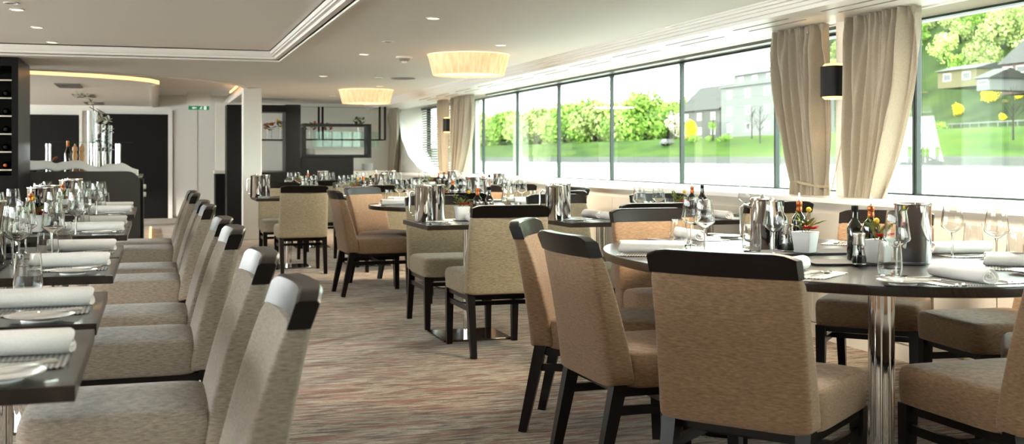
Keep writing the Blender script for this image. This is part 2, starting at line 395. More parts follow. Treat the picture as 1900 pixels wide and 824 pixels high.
# ---- windows: panes with dark mullions
def window(name, ys, label):
    wdw = struct(empty(name, (GX, ys[0], SILL)), label, 'window')
    for a, b in zip(ys[:-1], ys[1:]):
        MB().box(-.004, .004, a - ys[0] + .012, b - ys[0] - .012, .012, HEAD - SILL - .005).build('pane', 'window_glass', wdw, smooth=0)
    for a in ys:
        MB().box(-.02, .02, a - ys[0] - .014, a - ys[0] + .014, 0, HEAD - SILL).build('mullion', 'mullion_dark', wdw, smooth=0)
    MB().box(-.03, .03, 0, ys[-1] - ys[0], -.005, .012).build('bottom_frame', 'mullion_dark', wdw, smooth=0)
    MB().box(-.03, .03, 0, ys[-1] - ys[0], HEAD - SILL - .015, HEAD - SILL).build('top_frame', 'mullion_dark', wdw, smooth=0)
    return wdw
window('window_1', [6.40, 8.18, 9.93, 11.69, 13.42, 15.13, 16.85, 17.4], 'long window of five dark mullions looking onto the green bank')
window('window_2', [-3.9, -2.3, -.57, 1.16, 2.90, 4.64, 6.38], 'large near window at the right edge with the hillside beyond')
# ---- far starboard corner: arched opening
arc_o = [(740, 197), (741, 225), (745, 257), (758, 289), (775, 310), (797, 324), (822, 328)]
arc_i = [(757, 197), (764, 222), (773, 245), (787, 274), (802, 298), (816, 311), (826, 318)]
XO, XI = 4.3, GX
po = [onX(x, y_, XO) for x, y_ in arc_o]; pi_ = [onX(x, y_, XI) for x, y_ in arc_i]
po[0] = (po[0][0], SOF); pi_[0] = (pi_[0][0], HEAD)
yn = P2[1] - .02
m = MB()
m.loft([[(XO, a, b) for a, b in po], [(XI, a, b) for a, b in pi_]], cap=False, close=False)
for i in range(len(po) - 1):            # wall face outside the arc
    m.add([(XO, po[i][0], po[i][1]), (XO, po[i + 1][0], po[i + 1][1]), (XO, po[i + 1][0], SILL - .02), (XO, po[i][0], SILL - .02)], [(0, 1, 2, 3)])
    m.add([(XI, pi_[i][0], pi_[i][1]), (XI, pi_[i + 1][0], pi_[i + 1][1]), (XI, pi_[i + 1][0], SILL - .02), (XI, pi_[i][0], SILL - .02)], [(0, 1, 2, 3)])
m.add([(XO, po[0][0], SOF), (XO, YB, SOF), (XO, YB, SILL - .02), (XO, po[0][0], SILL - .02)], [(0, 1, 2, 3)])
m.add([(XI, pi_[0][0], HEAD), (XI, YB, HEAD), (XI, YB, SILL - .02), (XI, pi_[0][0], SILL - .02)], [(0, 1, 2, 3)])
struct(m.build('wall_arch', 'paint_white', smooth=40), 'white wall with a swooping curved window opening', 'wall')
struct(MB().box(GX - .05, GX + .1, 17.42, 17.85, SILL, HEAD).build('wall_pier_arch', 'paint_white', smooth=0), 'slim white post between long window and arched window', 'pier')
w3 = struct(empty('window_3', (GX + .05, 17, SILL)), 'curved far window behind the slatted blind', 'window')
yw = onX(792, 250, GX)[0]
MB().box(-.004, .004, 0.85, yw - 17, 0, HEAD - SILL).build('pane', 'window_glass', w3, smooth=0)
MB().box(-.05, .03, yw - 17, pi_[0][0] - 17 + .3, 0, HEAD - SILL).build('hull_panel', 'black_matte', w3, smooth=0)
bl = empty('venetian_blind', (GX - .1, 17, HEAD), 0, 'half drawn slatted blind in the curved far window', 'blind')
b1 = MB(); b2 = MB()
for i in range(26):
    z = -.04 - i * .044
    ymax = 17
    for (ya, za), (yb, zb) in zip(pi_[:-1], pi_[1:]):
        if zb <= HEAD + z <= za: ymax = ya + (yb - ya) * (za - HEAD - z) / (za - zb)
    b1.hexa([(-.02, .8, z), (.02, .8, z + .024), (.02, ymax - 17 - .04, z + .024), (-.02, ymax - 17 - .04, z), (-.02, .8, z + .003), (.02, .8, z + .027), (.02, ymax - 17 - .04, z + .027), (-.02, ymax - 17 - .04, z + .003)])
tag(b1.build('slat_set', 'grey_metal', bl, smooth=0), kind='stuff')
MB().box(-.03, .03, .8, pi_[0][0] - 17 + .2, -.03, 0).build('head_rail', 'grey_metal', bl, smooth=0)
# ---- port side (out of view): same windows on the other hull side
struct(MB().box(LX - .15, LX, YR, YB, 0, SILL).box(LX - .15, LX, YR, YB, HEAD, CEIL + .25).build('wall_left', 'wall_panel', smooth=0))
for a in (-.5, 4.0, 9.5, 15.5): struct(MB().box(LX - .2, LX + .3, a, a + .35, SILL, HEAD).build('wall_pier_port', 'paint_white', smooth=0))
struct(MB().box(LX, 5.2, YR - .1, YR, 0, CEIL + .2).build('wall_rear', 'vent_grey', smooth=0))
# ---- back wall
struct(MB().box(LX, 5.2, YB, YB + .1, 0, CEIL + .3).build('wall_back', 'paint_white', smooth=0), 'white far wall with dark doors', 'wall')
def wallbox(name, x0, x1, y0, y1, Y, d, m, label, cat, z0=None, kindstruct=False, bevel=0):
    X0, Z1 = onY(x0, y0, Y); X1, Z0 = onY(x1, y1, Y)
    if z0 is not None: Z0 = z0
    o = MB().box(X0, X1, Y, Y + d, Z0, min(Z1, CEIL - .002)).build(name, m, smooth=0, bevel=bevel)
    return struct(o, label, cat) if kindstruct else tag(o, label, cat)
wallbox('door_1', 182, 312, 211, 405, YB - .06, .055, 'black_matte', 'wide dark door in the far wall beside the white corridor panel', 'door', 0, True)
wallbox('door_2', 20, 146, 212, 405, YB - .06, .055, 'black_matte', 'dark door in the far wall behind the buffet', 'door', 0, True)
for nm, a, b_ in (('trim_8', 312, 320), ('trim_9', 147, 152), ('trim_10', 174, 181)):
    wallbox(nm, a, b_, 205, 405, YB - .08, .075, 'trim_white', 'pale upright door casing in the far wall', 'trim', 0, True)
for i, (a, b_) in enumerate(((322, 366), (368, 410))):
    wallbox('wall_panel_far', a, b_, 203, 400, YB - .03, .03, 'paint_white', 'tall white panel of the far wall', 'panel', 0.05, True)
tag(MB().box(-.06, -.03, 16.6, 19.2, .005, .04).build('led_strip', 'led_warm', smooth=0), 'short orange floor light strip beside the buffet passage', 'light strip')
# white column
struct(MB().box(1.2, 1.46, 16.2, 16.46, 0, CEIL).build('column', 'paint_white', smooth=0, bevel=.012), 'square white column behind the far tables', 'column')

# ---- black portal and shelf wall, far right
def fbox(parent, name, x0, x1, y0, y1, Y, d, m, z0=None):
    X0, Z1 = onY(x0, y0, Y); X1, Z0 = onY(x1, y1, Y)
    if z0 is not None: Z0 = z0
    b = parent.location
    return MB().box(X0 - b.x, X1 - b.x, Y - b.y, Y + d - b.y, Z0, min(Z1, CEIL - .003)).build(name, m, parent, smooth=0)
YP = 19.0
pt = empty('bar_portal', (onY(490, 300, YP)[0], YP, 0), 0, 'tall black lacquered bar partition with a wide opening, behind the column', 'partition')
fbox(pt, 'post', 421, 449, 194, 440, YP, .5, 'black_lacquer', 0)
fbox(pt, 'post', 530, 558, 194, 440, YP, .5, 'black_lacquer', 0)
fbox(pt, 'lintel', 449, 530, 194, 208, YP, .5, 'black_lacquer')
fbox(pt, 'base_panel', 449, 530, 320, 440, YP, .5, 'black_lacquer', 0)
fbox(pt, 'shelf', 449, 530, 258, 261, YP + .45, .3, 'black_lacquer')
struct(MB().box(onY(400, 300, 20.6)[0], 4.9, 20.6, 20.7, 0, CEIL).build('wall_bar', 'paint_white', smooth=0), 'white wall behind the bar shelves', 'wall')
wallbox('bar_worktop', 398, 535, 317, 321, 19.9, .5, 'wall_panel', 'pale narrow worktop behind the black bar portal', 'worktop')
wallbox('bar_cabinet', 400, 448, 323, 440, 20.0, .5, 'black_matte', 'dark low bar cabinet left of the portal', 'cabinet', 0)
sh = empty('display_shelf', (onY(625, 300, YP)[0], YP, 0), 0, 'black thick-framed display shelf on the white bar wall', 'shelf')
for nm, a in (('frame_top', (563, 689, 229, 235)), ('frame_bottom', (563, 689, 287, 293)), ('frame_side', (563, 568, 235, 287)), ('frame_side', (682, 689, 235, 287))):
    fbox(sh, nm, a[0], a[1], a[2], a[3], YP + .1, .35, 'black_lacquer')
fbox(sh, 'base_box', 560, 656, 292, 330, YP + .1, .3, 'black_lacquer', 0)
hg = empty('hanging_shelf', (onY(650, 300, YP)[0], YP + .5, CEIL), 0, 'black metal shelf hung from the ceiling behind the display frame', 'shelf')
hg.location.z = 0
fbox(hg, 'rail_top', 558, 716, 198, 200.5, YP + .5, .04, 'black_matte')
for x in (590, 597, 703, 713): fbox(hg, 'hanger', x, x + 3.5, 198, 260, YP + .5, .04, 'black_matte')
fbox(hg, 'shelf_board', 560, 716, 257.5, 260.5, YP + .46, .45, 'black_matte')
fbox(hg, 'glass_front', 580, 704, 244, 273, YP + .46, .01, 'shelf_glass')

# exit sign
ex = empty('exit_sign', (*onY(369, 200, 21.5)[:1], 21.5, 0), 0, 'small green emergency exit sign with white arrow and running figure', 'sign')
X0, Z1 = onY(350, 196.5, 21.5); X1, Z0 = onY(388, 204, 21.5); exx = ex.location.x; wdt = X1 - X0; hgt = Z1 - Z0
MB().box(X0 - exx, X1 - exx, 0, .03, Z0, Z1).build('sign_plate', 'exit_green', ex, smooth=0)
MB().box(X0 - exx - .03, X1 - exx + .03, -.01, .04, Z1, CEIL + .22).build('mount', 'trim_white', ex, smooth=0)
cz = (Z0 + Z1) / 2; q = -.004
MB().prism([(-.13, 0), (-.085, .022), (-.085, .008), (-.04, .008), (-.04, -.008), (-.085, -.008), (-.085, -.022)], 0, .003).build('arrow', 'exit_white', ex, smooth=0).rotation_euler = (PI / 2, 0, 0)
ar = [o for o in ex.children if o.name.startswith('arrow')][0]; ar.location = (0, q + .003, cz)
fg = MB().box(.09, .135, q, q + .003, cz - .03, cz + .03).build('door_symbol', 'exit_white', ex, smooth=0)
MB().bar((.045, q, cz + .008), (.03, q, cz - .008), .012).bar((.03, q, cz - .008), (.055, q, cz - .022), .008).bar((.03, q, cz - .008), (.012, q, cz - .024), .008).bar((.045, q, cz + .008), (.065, q, cz - .002), .006).bar((.045, q, cz + .008), (.02, q, cz + .004), .006).box(.042, .056, q, q + .003, cz + .012, cz + .025).build('running_figure', 'exit_white', ex, smooth=0)

# ---- ceiling fixtures
dl_rim = MB().lathe([(.052, .0), (.056, -.006), (.043, -.008), (.040, .0)], 20).mesh('rim', 'trim_white')
dl_bulb = MB().lathe([(.040, -.002), (.0005, -.003)], 20).mesh('bulb', 'lamp_bulb')
dl_dark = MB().lathe([(.040, -.002), (.0005, -.004)], 20).mesh('grille', 'black_matte')
lit = [(32, 17, UP, 'raised panel, front of the row'), (69, 50, UP, 'raised panel, middle of the row'), (97, 78, UP, 'raised panel, back of the row'),
       (675, 100, CEIL, 'beside the smoke detector'), (600, 141, CEIL, 'outside the raised panel corner'), (804, 33, CEIL, 'in front of the near drum lamp'),
       (929, 83, CEIL, 'just before the near drum lamp'), (1243, 49, CEIL, 'next to the stepped soffit'), (1013, 109, CEIL, 'between near drum lamp and soffit'),
       (705, 159.5, CEIL, 'between the two drum lamps'), (872, 147, CEIL, 'behind the near drum lamp')]
DL_W = 15
def downlight(X, Y, Z, where=None):
    if where:
        r = empty('downlight', (X, Y, Z), 0, 'small round recessed spotlight ' + where, 'spotlight', 'recessed ceiling spotlights')
    else:
        r = empty('downlight', (X, Y, Z), 0, 'small round recessed spotlight of the ceiling beyond the view', 'spotlight', 'recessed ceiling spotlights')
    ob('rim', dl_rim, r); ob('bulb', dl_bulb, r)
    l = bpy.data.lights.new('downlight_light', 'SPOT'); l.energy = DL_W; l.spot_size = R(125); l.spot_blend = .9; l.shadow_soft_size = .05; l.color = (1, .96, .9)
    lo = bpy.data.objects.new('downlight_light', l); COL.objects.link(lo); lo.location = (0, 0, -.02); lo.parent = r
for x, y, z, wh in lit:
    X, Y = at(x, y, z); downlight(X, Y, z, wh)
for X, Y, Z in ((2.1, 3.2, CEIL), (3.4, 3.6, CEIL), (2.1, 5.2, CEIL), (-.2, 2.4, UP), (-.2, 5.0, UP), (-1.6, 4.5, UP), (-1.6, 1.5, UP), (.6, .8, UP), (2.2, .6, CEIL)):
    downlight(X, Y, Z)
for x, y, z, wh in ((21, 5, UP, 'at the upper edge of the picture'), (106, 89, UP, 'near the raised panel moulding'), (720, 77, CEIL, 'above the smoke detector'), (702, 144, CEIL, 'in front of the far drum lamp'), (617, 178, CEIL, 'left of the far drum lamp')):
    X, Y = at(x, y, z)
    r = empty('ceiling_speaker', (X, Y, z), 0, 'small round black ceiling outlet ' + wh, 'ceiling outlet', 'black ceiling outlets')
    ob('rim', dl_rim, r); ob('grille', dl_dark, r)
X, Y = at(750, 105, CEIL)
sm = empty('smoke_detector', (X, Y, CEIL), 0, 'white cone-shaped smoke detector on the ceiling beside drum lamp', 'smoke detector')
MB().lathe([(.08, 0), (.085, -.012), (.075, -.02), (.001, -.02)], 24).build('base', 'trim_white', sm)
MB().lathe([(.06, -.02), (.045, -.045), (.001, -.047)], 24).build('grille', 'vent_grey', sm)
MB().lathe([(.03, -.047), (.02, -.065), (.001, -.068)], 24).build('tip', 'trim_white', sm)
X, Y = at(748, 145, CEIL)
sp_ = empty('loudspeaker_grille', (X, Y, CEIL), 0, 'wide round grey loudspeaker grille on the ceiling between the drum lamps', 'speaker')
MB().lathe([(.15, 0), (.15, -.008), (.135, -.01)], 28).build('rim', 'vent_grey', sp_); MB().lathe([(.135, -.008), (.001, -.012)], 28).build('grille', 'vent_grey', sp_)
for i, (x, y) in enumerate(((128, 158), (156, 177), (175, 191))):
    X, Y = at(x, y, CEIL)
    v = empty('ceiling_vent', (X, Y, CEIL - .014), 0, ('front', 'middle', 'back')[i] + ' grey slatted vent in the curved ceiling panel above the buffet', 'vent', 'grey buffet ceiling vents')
    MB().box(-.16, .16, -.42, .42, 0, .01).build('frame', 'vent_grey', v, smooth=0)
    for k in range(10): MB().box(-.14, .14, -.38 + k * .08, -.34 + k * .08, -.006, 0).build('slat', 'grey_metal', v, smooth=0)

# ---- drum lamps
sh_rings = []
n = 120
for r, z in ((.395, -.003), (.385, -.03), (.345, -.195), (.338, -.198), (.378, -.03), (.388, -.003)):
    sh_rings.append([((r + (.002 if j % 2 else 0)) * math.cos(2 * PI * j / n), (r + (.002 if j % 2 else 0)) * math.sin(2 * PI * j / n), z) for j in range(n)])
sh_me = MB().loft(sh_rings, cap=False).mesh('lamp_shade', 'shade_fabric', smooth=60)
df_me = MB().lathe([(.338, -.185), (.001, -.188)], 48).mesh('diffuser', 'shade_diffuser')
rim_me = MB().lathe([(.398, -.001), (.400, -.006), (.394, -.008)], 60).mesh('top_rim', 'shade_diffuser')
for X, Y, lb in ((2.90, 10.45, 'near pleated cream drum ceiling lamp, larger in view'), (2.96, 16.27, 'far pleated cream drum ceiling lamp near the bar'), (2.90, 4.6, 'pleated cream drum ceiling lamp above the oval table')):
    r = empty('drum_ceiling_lamp', (X, Y, CEIL), 0, lb, 'ceiling lamp', 'pleated drum ceiling lamps')
    ob('lamp_shade', sh_me, r); ob('diffuser', df_me, r); ob('top_rim', rim_me, r)
    l = bpy.data.lights.new('drum_light', 'AREA'); l.shape = 'DISK'; l.size = .62; l.energy = 60; l.color = (1, .86, .66)
    lo = bpy.data.objects.new('drum_light', l); COL.objects.link(lo); lo.location = (0, 0, -.205); lo.parent = r

# ---- curtains
def curtain(label, X0, yt0, yt1, yw0, yw1, zt, zw, yh0, yh1, nfold=9, z0=.02, amp=.035):
    cb = MB(); nu, nz = 170, 40; rings = []
    ph = random.random() * 6
    for i in range(nz + 1):
        z = zt + (z0 - zt) * i / nz
        if z > zw:
            t = (zt - z) / (zt - zw); e = t * t * (1.6 - .6 * t); a, b = yt0 + (yw0 - yt0) * e, yt1 + (yw1 - yt1) * e
        else:
            t = (zw - z) / (zw - z0); e = min(1, t * 1.8); e = e * (2 - e); a, b = yw0 + (yh0 - yw0) * e, yw1 + (yh1 - yw1) * e
        top = max(0, 1 - (zt - z) / .12)
        row = []
        for j in range(nu + 1):
            u = j / nu
            uu = u + .035 * math.sin(7 * u + ph) + .02 * math.sin(3 * (zt - z) + 9 * u)
            f = (1 - .5 * top) * (math.sin(2 * PI * nfold * .62 * uu + ph) + .45 * math.sin(2 * PI * nfold * 1.37 * uu + 2 * ph)) + (.25 + .7 * top) * .6 * math.sin(2 * PI * nfold * 2.4 * u + ph)
            w_ = .5 + .5 * min(1, abs(b - a) / .5)
            row.append((X0 + amp * w_ * f, a + (b - a) * u, z))
        rings.append(row)
    cb.loft(rings, cap=False, close=False)
    o = empty('curtain', (X0, (yt0 + yt1) / 2, 0), 0, label, 'curtain', 'linen window curtains')
    me = cb.build('drape', 'curtain_linen', None, smooth=80)
    me.parent = o; me.location = (-X0, -(yt0 + yt1) / 2, 0)
    sd = me.modifiers.new('thick', 'SOLIDIFY'); sd.thickness = .006; sd.offset = 0
    # tie-back cord
    mid = (yw0 + yw1) / 2; hw = abs(yw1 - yw0) / 2 + .01; pts = []
    for k in range(19):
        t = 2 * PI * k / 18; pts.append((math.cos(t) * .055, (mid - (yt0 + yt1) / 2) + hw * math.sin(t), zw + .02 * math.sin(t)))
    MB().tube(pts, .011, 7).build('tieback', 'tie_cord', o)
    return o
curtain('linen curtain on the window side of the pier, behind the black sconce', 4.28, 7.13, 6.50, 6.86, 6.50, 2.055, .98, 6.92, 6.48, 10, amp=.05)
curtain('wide linen curtain nearer the camera, right of the sconce', 4.28, 6.24, 5.56, 6.24, 5.90, 2.055, .88, 6.26, 5.75, 10, amp=.05)
curtain('far linen curtain between the sconce and the long window', 4.28, 16.25, 15.25, 16.25, 15.75, 2.055, .95, 16.3, 15.6, 8, amp=.05)
curtain('narrow far linen curtain beside the arched window', 4.28, 17.15, 16.75, 17.0, 16.75, 2.055, .95, 17.1, 16.75, 5, amp=.05)
a0 = onX(741, 205, 4.2)[0]
curtain('shaded linen curtain in the far corner by the bar', 4.2, a0 + 1.6, a0 + .1, a0 + 1.6, a0 + .7, 2.05, .3, a0 + 1.6, a0 + .7, 7, amp=.05)
# ---- wall sconces
def sconce(Y, z, label):
    r = empty('wall_sconce', (4.36, Y, z), 0, label, 'wall lamp', 'black up-and-down wall lamps')
    MB().box(-.045, 0, -.05, .05, -.085, .085).build('wall_plate', 'black_matte', r, smooth=0, bevel=.004)
    ring = [(-.045, -.085), (-.135, -.085)] + [(-.135 - .045 * math.sin(PI * t / 10), -.085 * math.cos(PI * t / 10)) for t in range(1, 10)] + [(-.135, .085), (-.045, .085)]
    inn = [(-.052, -.077), (-.135, -.077)] + [(-.135 - .038 * math.sin(PI * t / 10), -.077 * math.cos(PI * t / 10)) for t in range(1, 10)] + [(-.135, .077), (-.052, .077)]
    rg = [[(x, y, zz) for x, y in pl] for pl, zz in ((ring, -.1), (ring, .1), (inn, .1), (inn, -.1), (ring, -.1))]
    MB().loft(rg, cap=False).build('housing', 'black_matte', r, smooth=40)
    MB().loft([[(-.09 + (x + .09) * k_, y * k_, z_) for x, y in inn] for z_, k_ in ((-.116, .8), (-.1, .96), (.1, .96), (.116, .8))]).build('reflector', 'sconce_gold', r)
    for sgn in (1, -1):
        l = bpy.data.lights.new('sconce_light', 'SPOT'); l.energy = 24; l.spot_size = R(100); l.spot_blend = .8; l.color = (1, .66, .32); l.shadow_soft_size = .03
        lo = bpy.data.objects.new('sconce_light', l); COL.objects.link(lo); lo.parent = r; lo.location = (-.1, 0, sgn * .105)
        lo.rotation_euler = (PI if sgn > 0 else 0, 0, 0)
    MB().tube([(-.05, -.03, -.1), (-.045, -.0, -.4), (-.05, .1, -.7), (-.06, .14, -.75)], .004, 6).build('cord', 'cord', r)
sconce(6.37, 1.655, 'black up-and-down wall sconce on the near white pier')
sconce(16.5, 1.655, 'small black wall sconce on the far pier')

# ================================================================== furniture
def chair_kit(fab):
    # backrest: lofted, leaning, slightly hollow
    rings = []
    zs = [.360, .364, .372, .40, .45, .50, .56, .62, .68, .74, .79, .806, .812]
    for i, z in enumerate(zs):
        s = min(1., (z - .36) / .45)
        yr = -.262 - .092 * s ** 1.25; T = .062 * (1 - s) ** .7 + .054; w_ = .242 - .008 * s
        sh_ = (.86, .95, .99)[i] if i < 3 else ((.985, .95)[i - len(zs) + 2] if i >= len(zs) - 2 else 1)
        rings.append([(x, y + (x / .24) ** 2 * .028 * s, z) for x, y in srect(w_ * sh_, T / 2 * sh_, 7, 40, 0, yr + T / 2)])
    back = MB().loft(rings).mesh('backrest', fab, smooth=50)
    # seat cushion
    rings = []
    for z, sh_ in ((.352, .93), (.356, .975), (.366, .99), (.43, 1), (.452, .995), (.466, .975), (.474, .94), (.479, .85), (.483, .6), (.484, .2)):
        rings.append([(x * sh_, .06 + (y - .06) * sh_, z) for x, y in srect(.244, .25, 9, 40, 0, .06)])
    seat = MB().loft(rings).mesh('seat', fab, smooth=50)
    # top rail: curved, chamfered
    rings = []
    for i in range(15):
        u = -1 + 2 * i / 14; x = .232 * u; yc = -.330 + u * u * .028
        ch = .016 if abs(u) > .99 else (.004 if abs(u) > .85 else 0); b = .810; t_ = .882 - ch; l = .012
        rings.append([(x, yc - .026, b), (x, yc + .022, b), (x, yc + .017 - l, t_ - .006), (x, yc + .009 - l, t_), (x, yc - .028 - l, t_), (x, yc - .033 - l, t_ - .006)])
    rail = MB().loft(rings).mesh('top_rail', 'dark_wood', smooth=30)
    legs = []
    for sx in (-1, 1):
        legs.append(MB().bar((sx * .212, .262, .355), (sx * .212, .27, 0), .046, .034).mesh('leg', 'dark_wood', smooth=0))
        legs.append(MB().bar((sx * .212, -.212, .372), (sx * .212, -.292, 0), (.046, .05), (.034, .034)).mesh('leg', 'dark_wood', smooth=0))
    fr = MB()
    for sx in (-1, 1): fr.box(sx * .21 - .012, sx * .21 + .012, -.19, .25, .325, .356)
    fr.box(-.2, .2, .245, .27, .325, .356).box(-.2, .2, -.2, -.176, .325, .356)
    frame = fr.mesh('seat_frame', 'dark_wood', smooth=0)
    st = [MB().bar((sx * .212, -.222, .275), (sx * .212, .264, .275), (.018, .03)).mesh('stretcher', 'dark_wood', smooth=0) for sx in (-1, 1)]
    st.append(MB().bar((-.205, .03, .275), (.205, .03, .275), (.018, .026)).mesh('stretcher', 'dark_wood', smooth=0))
    return Kit('dining_chair', 'chair', [('seat', seat), ('backrest', back), ('top_rail', rail)] + [('leg', m_) for m_ in legs] + [('seat_frame', frame)] + [('stretcher', m_) for m_ in st])
CH = {k: chair_kit('fabric_' + k) for k in ('beige', 'brown', 'taupe')}
def chair(kind, X, Y, f, label, group):
    return CH[kind].put((X, Y, 0), math.atan2(-f[0], f[1]), label, group)

TZ = .74
def square_kit(wx, wy, bs=.225):
    top = MB().prism(srect(wx / 2, wy / 2, 60, 8) and [(-wx / 2, -wy / 2), (wx / 2, -wy / 2), (wx / 2, wy / 2), (-wx / 2, wy / 2)], TZ - .03, TZ).mesh('tabletop', 'wenge_top', smooth=0, bevel=.002)
    pole = MB().lathe([(.038, .012), (.038, TZ - .03)], 28).mesh('pedestal', 'chrome')
    base = MB().prism([(-bs, -bs), (bs, -bs), (bs, bs), (-bs, bs)], 0, .012).mesh('base_plate', 'steel_dark', smooth=0, bevel=.003)
    fl = MB().lathe([(.09, TZ - .04), (.09, TZ - .031)], 24, cap=True).mesh('mounting_flange', 'steel_dark')
    return Kit('dining_table', 'table', [('tabletop', top), ('pedestal', pole), ('base_plate', base), ('mounting_flange', fl)])
SQ = square_kit(.72, .70); SQL = square_kit(.80, .70, .2)
def oval_table(X, Y, a, b, ped, label):
    o = empty('oval_dining_table' if a != b else 'round_dining_table', (X, Y, 0), 0, label, 'table')
    rg = []
    for z, k in ((TZ - .037, .985), (TZ - .034, .996), (TZ - .01, 1.0), (TZ - .003, .999), (TZ, .996)):
        rg.append([(a * k * math.cos(2 * PI * j / 96), b * k * math.sin(2 * PI * j / 96), z) for j in range(96)])
    MB().loft(rg).build('tabletop', 'wenge_top', o, smooth=30)
    for px_, py_ in ped:
        MB().lathe([(.047, .02), (.047, TZ - .037)], 32, (px_, py_, 0)).build('pedestal', 'chrome', o)
        MB().lathe([(.001, .022), (.2, .02), (.26, .014), (.27, .006), (.27, 0)], 40, (px_, py_, 0)).build('pedestal_base', 'chrome', o)
    return o
# ---- tableware kits
def wine_kit():
    bowl = MB().lathe([(.0005, .098), (.012, .100), (.044, .124), (.0465, .130), (.033, .228), (.0318, .228), (.0452, .1305), (.043, .1255), (.012, .102), (.0005, .1005)], 28).mesh('bowl', 'table_glass', smooth=60)
    stem = MB().lathe([(.006, .004), (.004, .015), (.0036, .085), (.007, .099)], 10).mesh('stem', 'table_glass', smooth=60)
    foot = MB().lathe([(.0005, 0), (.036, 0), (.037, .001), (.01, .004), (.0005, .005)], 28).mesh('foot', 'table_glass', smooth=60)
    return Kit('wine_glass', 'wine glass', [('bowl', bowl), ('stem', stem), ('foot', foot)])
def tumbler_kit():
    wall = MB().lathe([(.030, .0), (.038, .012), (.042, .04), (.036, .128), (.0345, .128), (.0402, .04), (.036, .014), (.0005, .012)], 28).mesh('tumbler_wall', 'table_glass', smooth=60)
    base = MB().lathe([(.0005, .001), (.030, .001), (.034, .008), (.0005, .010)], 28).mesh('tumbler_base', 'table_glass', smooth=60)
    return Kit('water_tumbler', 'tumbler', [('tumbler_wall', wall), ('tumbler_base', base)])
def plate_kit():
    top = MB().lathe([(.0005, .004), (.045, .004), (.06, .008), (.082, .013), (.084, .0145), (.081, .015), (.06, .011), (.045, .007), (.0005, .007)], 40).mesh('dish', 'porcelain', smooth=50)
    foot = MB().lathe([(.040, 0), (.045, 0), (.045, .005), (.040, .005)], 32).mesh('foot_ring', 'porcelain')
    return Kit('bread_plate', 'plate', [('dish', top), ('foot_ring', foot)])
def napkin_kit():
    n = 36; rings = []
    def sec(k, v, tw=0.):
        out = []
        for j in range(n):
            t = 2 * PI * j / n; r = .0285 + .003 * (j / n)
            out.append((r * k * math.cos(t) * 1.08, v + .006 * math.sin(2 * t + tw), .0265 + r * k * math.sin(t) * .9))
        return out
    for v, k in ((-.138, .9), (-.134, .98), (-.06, 1.0), (0, .985), (.06, 1.0), (.134, .98), (.138, .9)): rings.append(sec(k, v))
    m_ = MB(); m_.loft(rings, cap=False)
    for sgn in (-1, 1):                     # spiral ends
        rg = [sec(.9, sgn * .138)]
        for q_, dv in ((.8, .002), (.72, .0095), (.6, .0095), (.54, .002), (.44, .002), (.36, .0095), (.22, .0095), (.15, .003), (.02, .003)): rg.append(sec(q_, sgn * (.138 - dv)))
        m_.loft(rg, cap=False)
    return Kit('rolled_napkin', 'napkin', [(None, m_.mesh('rolled_napkin', 'napkin_linen', smooth=60))])
def wovenmat_kit():
    pts = []
    n = 84
    for x, y in srect(.135, .175, 10, n):
        pts.append((x, y))
    r2 = [(x * (1 + (.025 if j % 2 else 0)), y * (1 + (.02 if j % 2 else 0))) for j, (x, y) in enumerate(pts)]
    return Kit('woven_placemat', 'placemat', [(None, MB().prism(r2, .0, .0025).mesh('woven_placemat', 'placemat_weave', smooth=0))])
def flat(pts_w, z, th):        # outline from (y, halfwidth) list
    poly = [(-w_, y) for y, w_ in pts_w] + [(w_, y) for y, w_ in reversed(pts_w)]
    return poly
def fork_kit():
    h = MB().prism(flat([(-.1, .006), (-.09, .0075), (0, .0035), (.045, .0035), (.055, .011), (.06, .0115)], 0, 0), .001, .0035).mesh('handle', 'cutlery_steel', smooth=0)
    t = [MB().prism([(x - .0016, .06), (x + .0016, .06), (x + .001, .1), (x - .001, .1)], .001, .003).mesh('tine', 'cutlery_steel', smooth=0) for x in (-.0095, -.0032, .0032, .0095)]
    return Kit('fork', 'fork', [('handle', h)] + [('tine', q_) for q_ in t])
def knife_kit():
    h = MB().prism(flat([(-.11, .0065), (-.1, .008), (0, .006), (.004, .0055)], 0, 0), .0, .006).mesh('handle', 'cutlery_steel', smooth=0, bevel=.0008)
    b_ = MB().prism([(-.005, .004), (.006, .004), (.0095, .02), (.0095, .08), (.003, .108), (-.004, .11)], .0022, .0035).mesh('blade', 'cutlery_steel', smooth=0)
    return Kit('table_knife', 'knife', [('handle', h), ('blade', b_)])
def spoon_kit():
    h = MB().prism(flat([(-.1, .006), (-.09, .0075), (0, .0035), (.05, .0035)], 0, 0), .001, .0035).mesh('handle', 'cutlery_steel', smooth=0)
    rg = []
    for k, z in ((1, .006), (.9, .003), (.5, .0008), (.05, .0004)):
        rg.append([(.019 * k * math.cos(2 * PI * j / 20), .075 + .028 * k * math.sin(2 * PI * j / 20), z) for j in range(20)])
    return Kit('spoon', 'spoon', [('handle', h), ('bowl', MB().loft(rg, cap=False).mesh('bowl', 'cutlery_steel'))])
WINE, TUM, PLATE, NAP, MATK, FORK, KNIFE, SPOON = wine_kit(), tumbler_kit(), plate_kit(), napkin_kit(), wovenmat_kit(), fork_kit(), knife_kit(), spoon_kit()
def jug_kit():
    body = MB().lathe([(.0005, .0), (.058, .0), (.06, .004), (.055, .215), (.058, .225), (.055, .225), (.052, .212), (.056, .01), (.0005, .01)], 36).mesh('body', 'chrome', smooth=40)
    hd = MB().tube([(.055, 0, .19), (.085, 0, .20), (.1, 0, .185), (.1, 0, .06), (.088, 0, .04), (.057, 0, .035)], .007, 10).mesh('handle', 'chrome', smooth=60)
    ld = MB().lathe([(.056, .225), (.05, .232), (.012, .236), (.01, .246), (.0005, .248)], 28).mesh('lid', 'steel', smooth=40)
    return Kit('steel_jug', 'jug', [('body', body), ('handle', hd), ('lid', ld)])
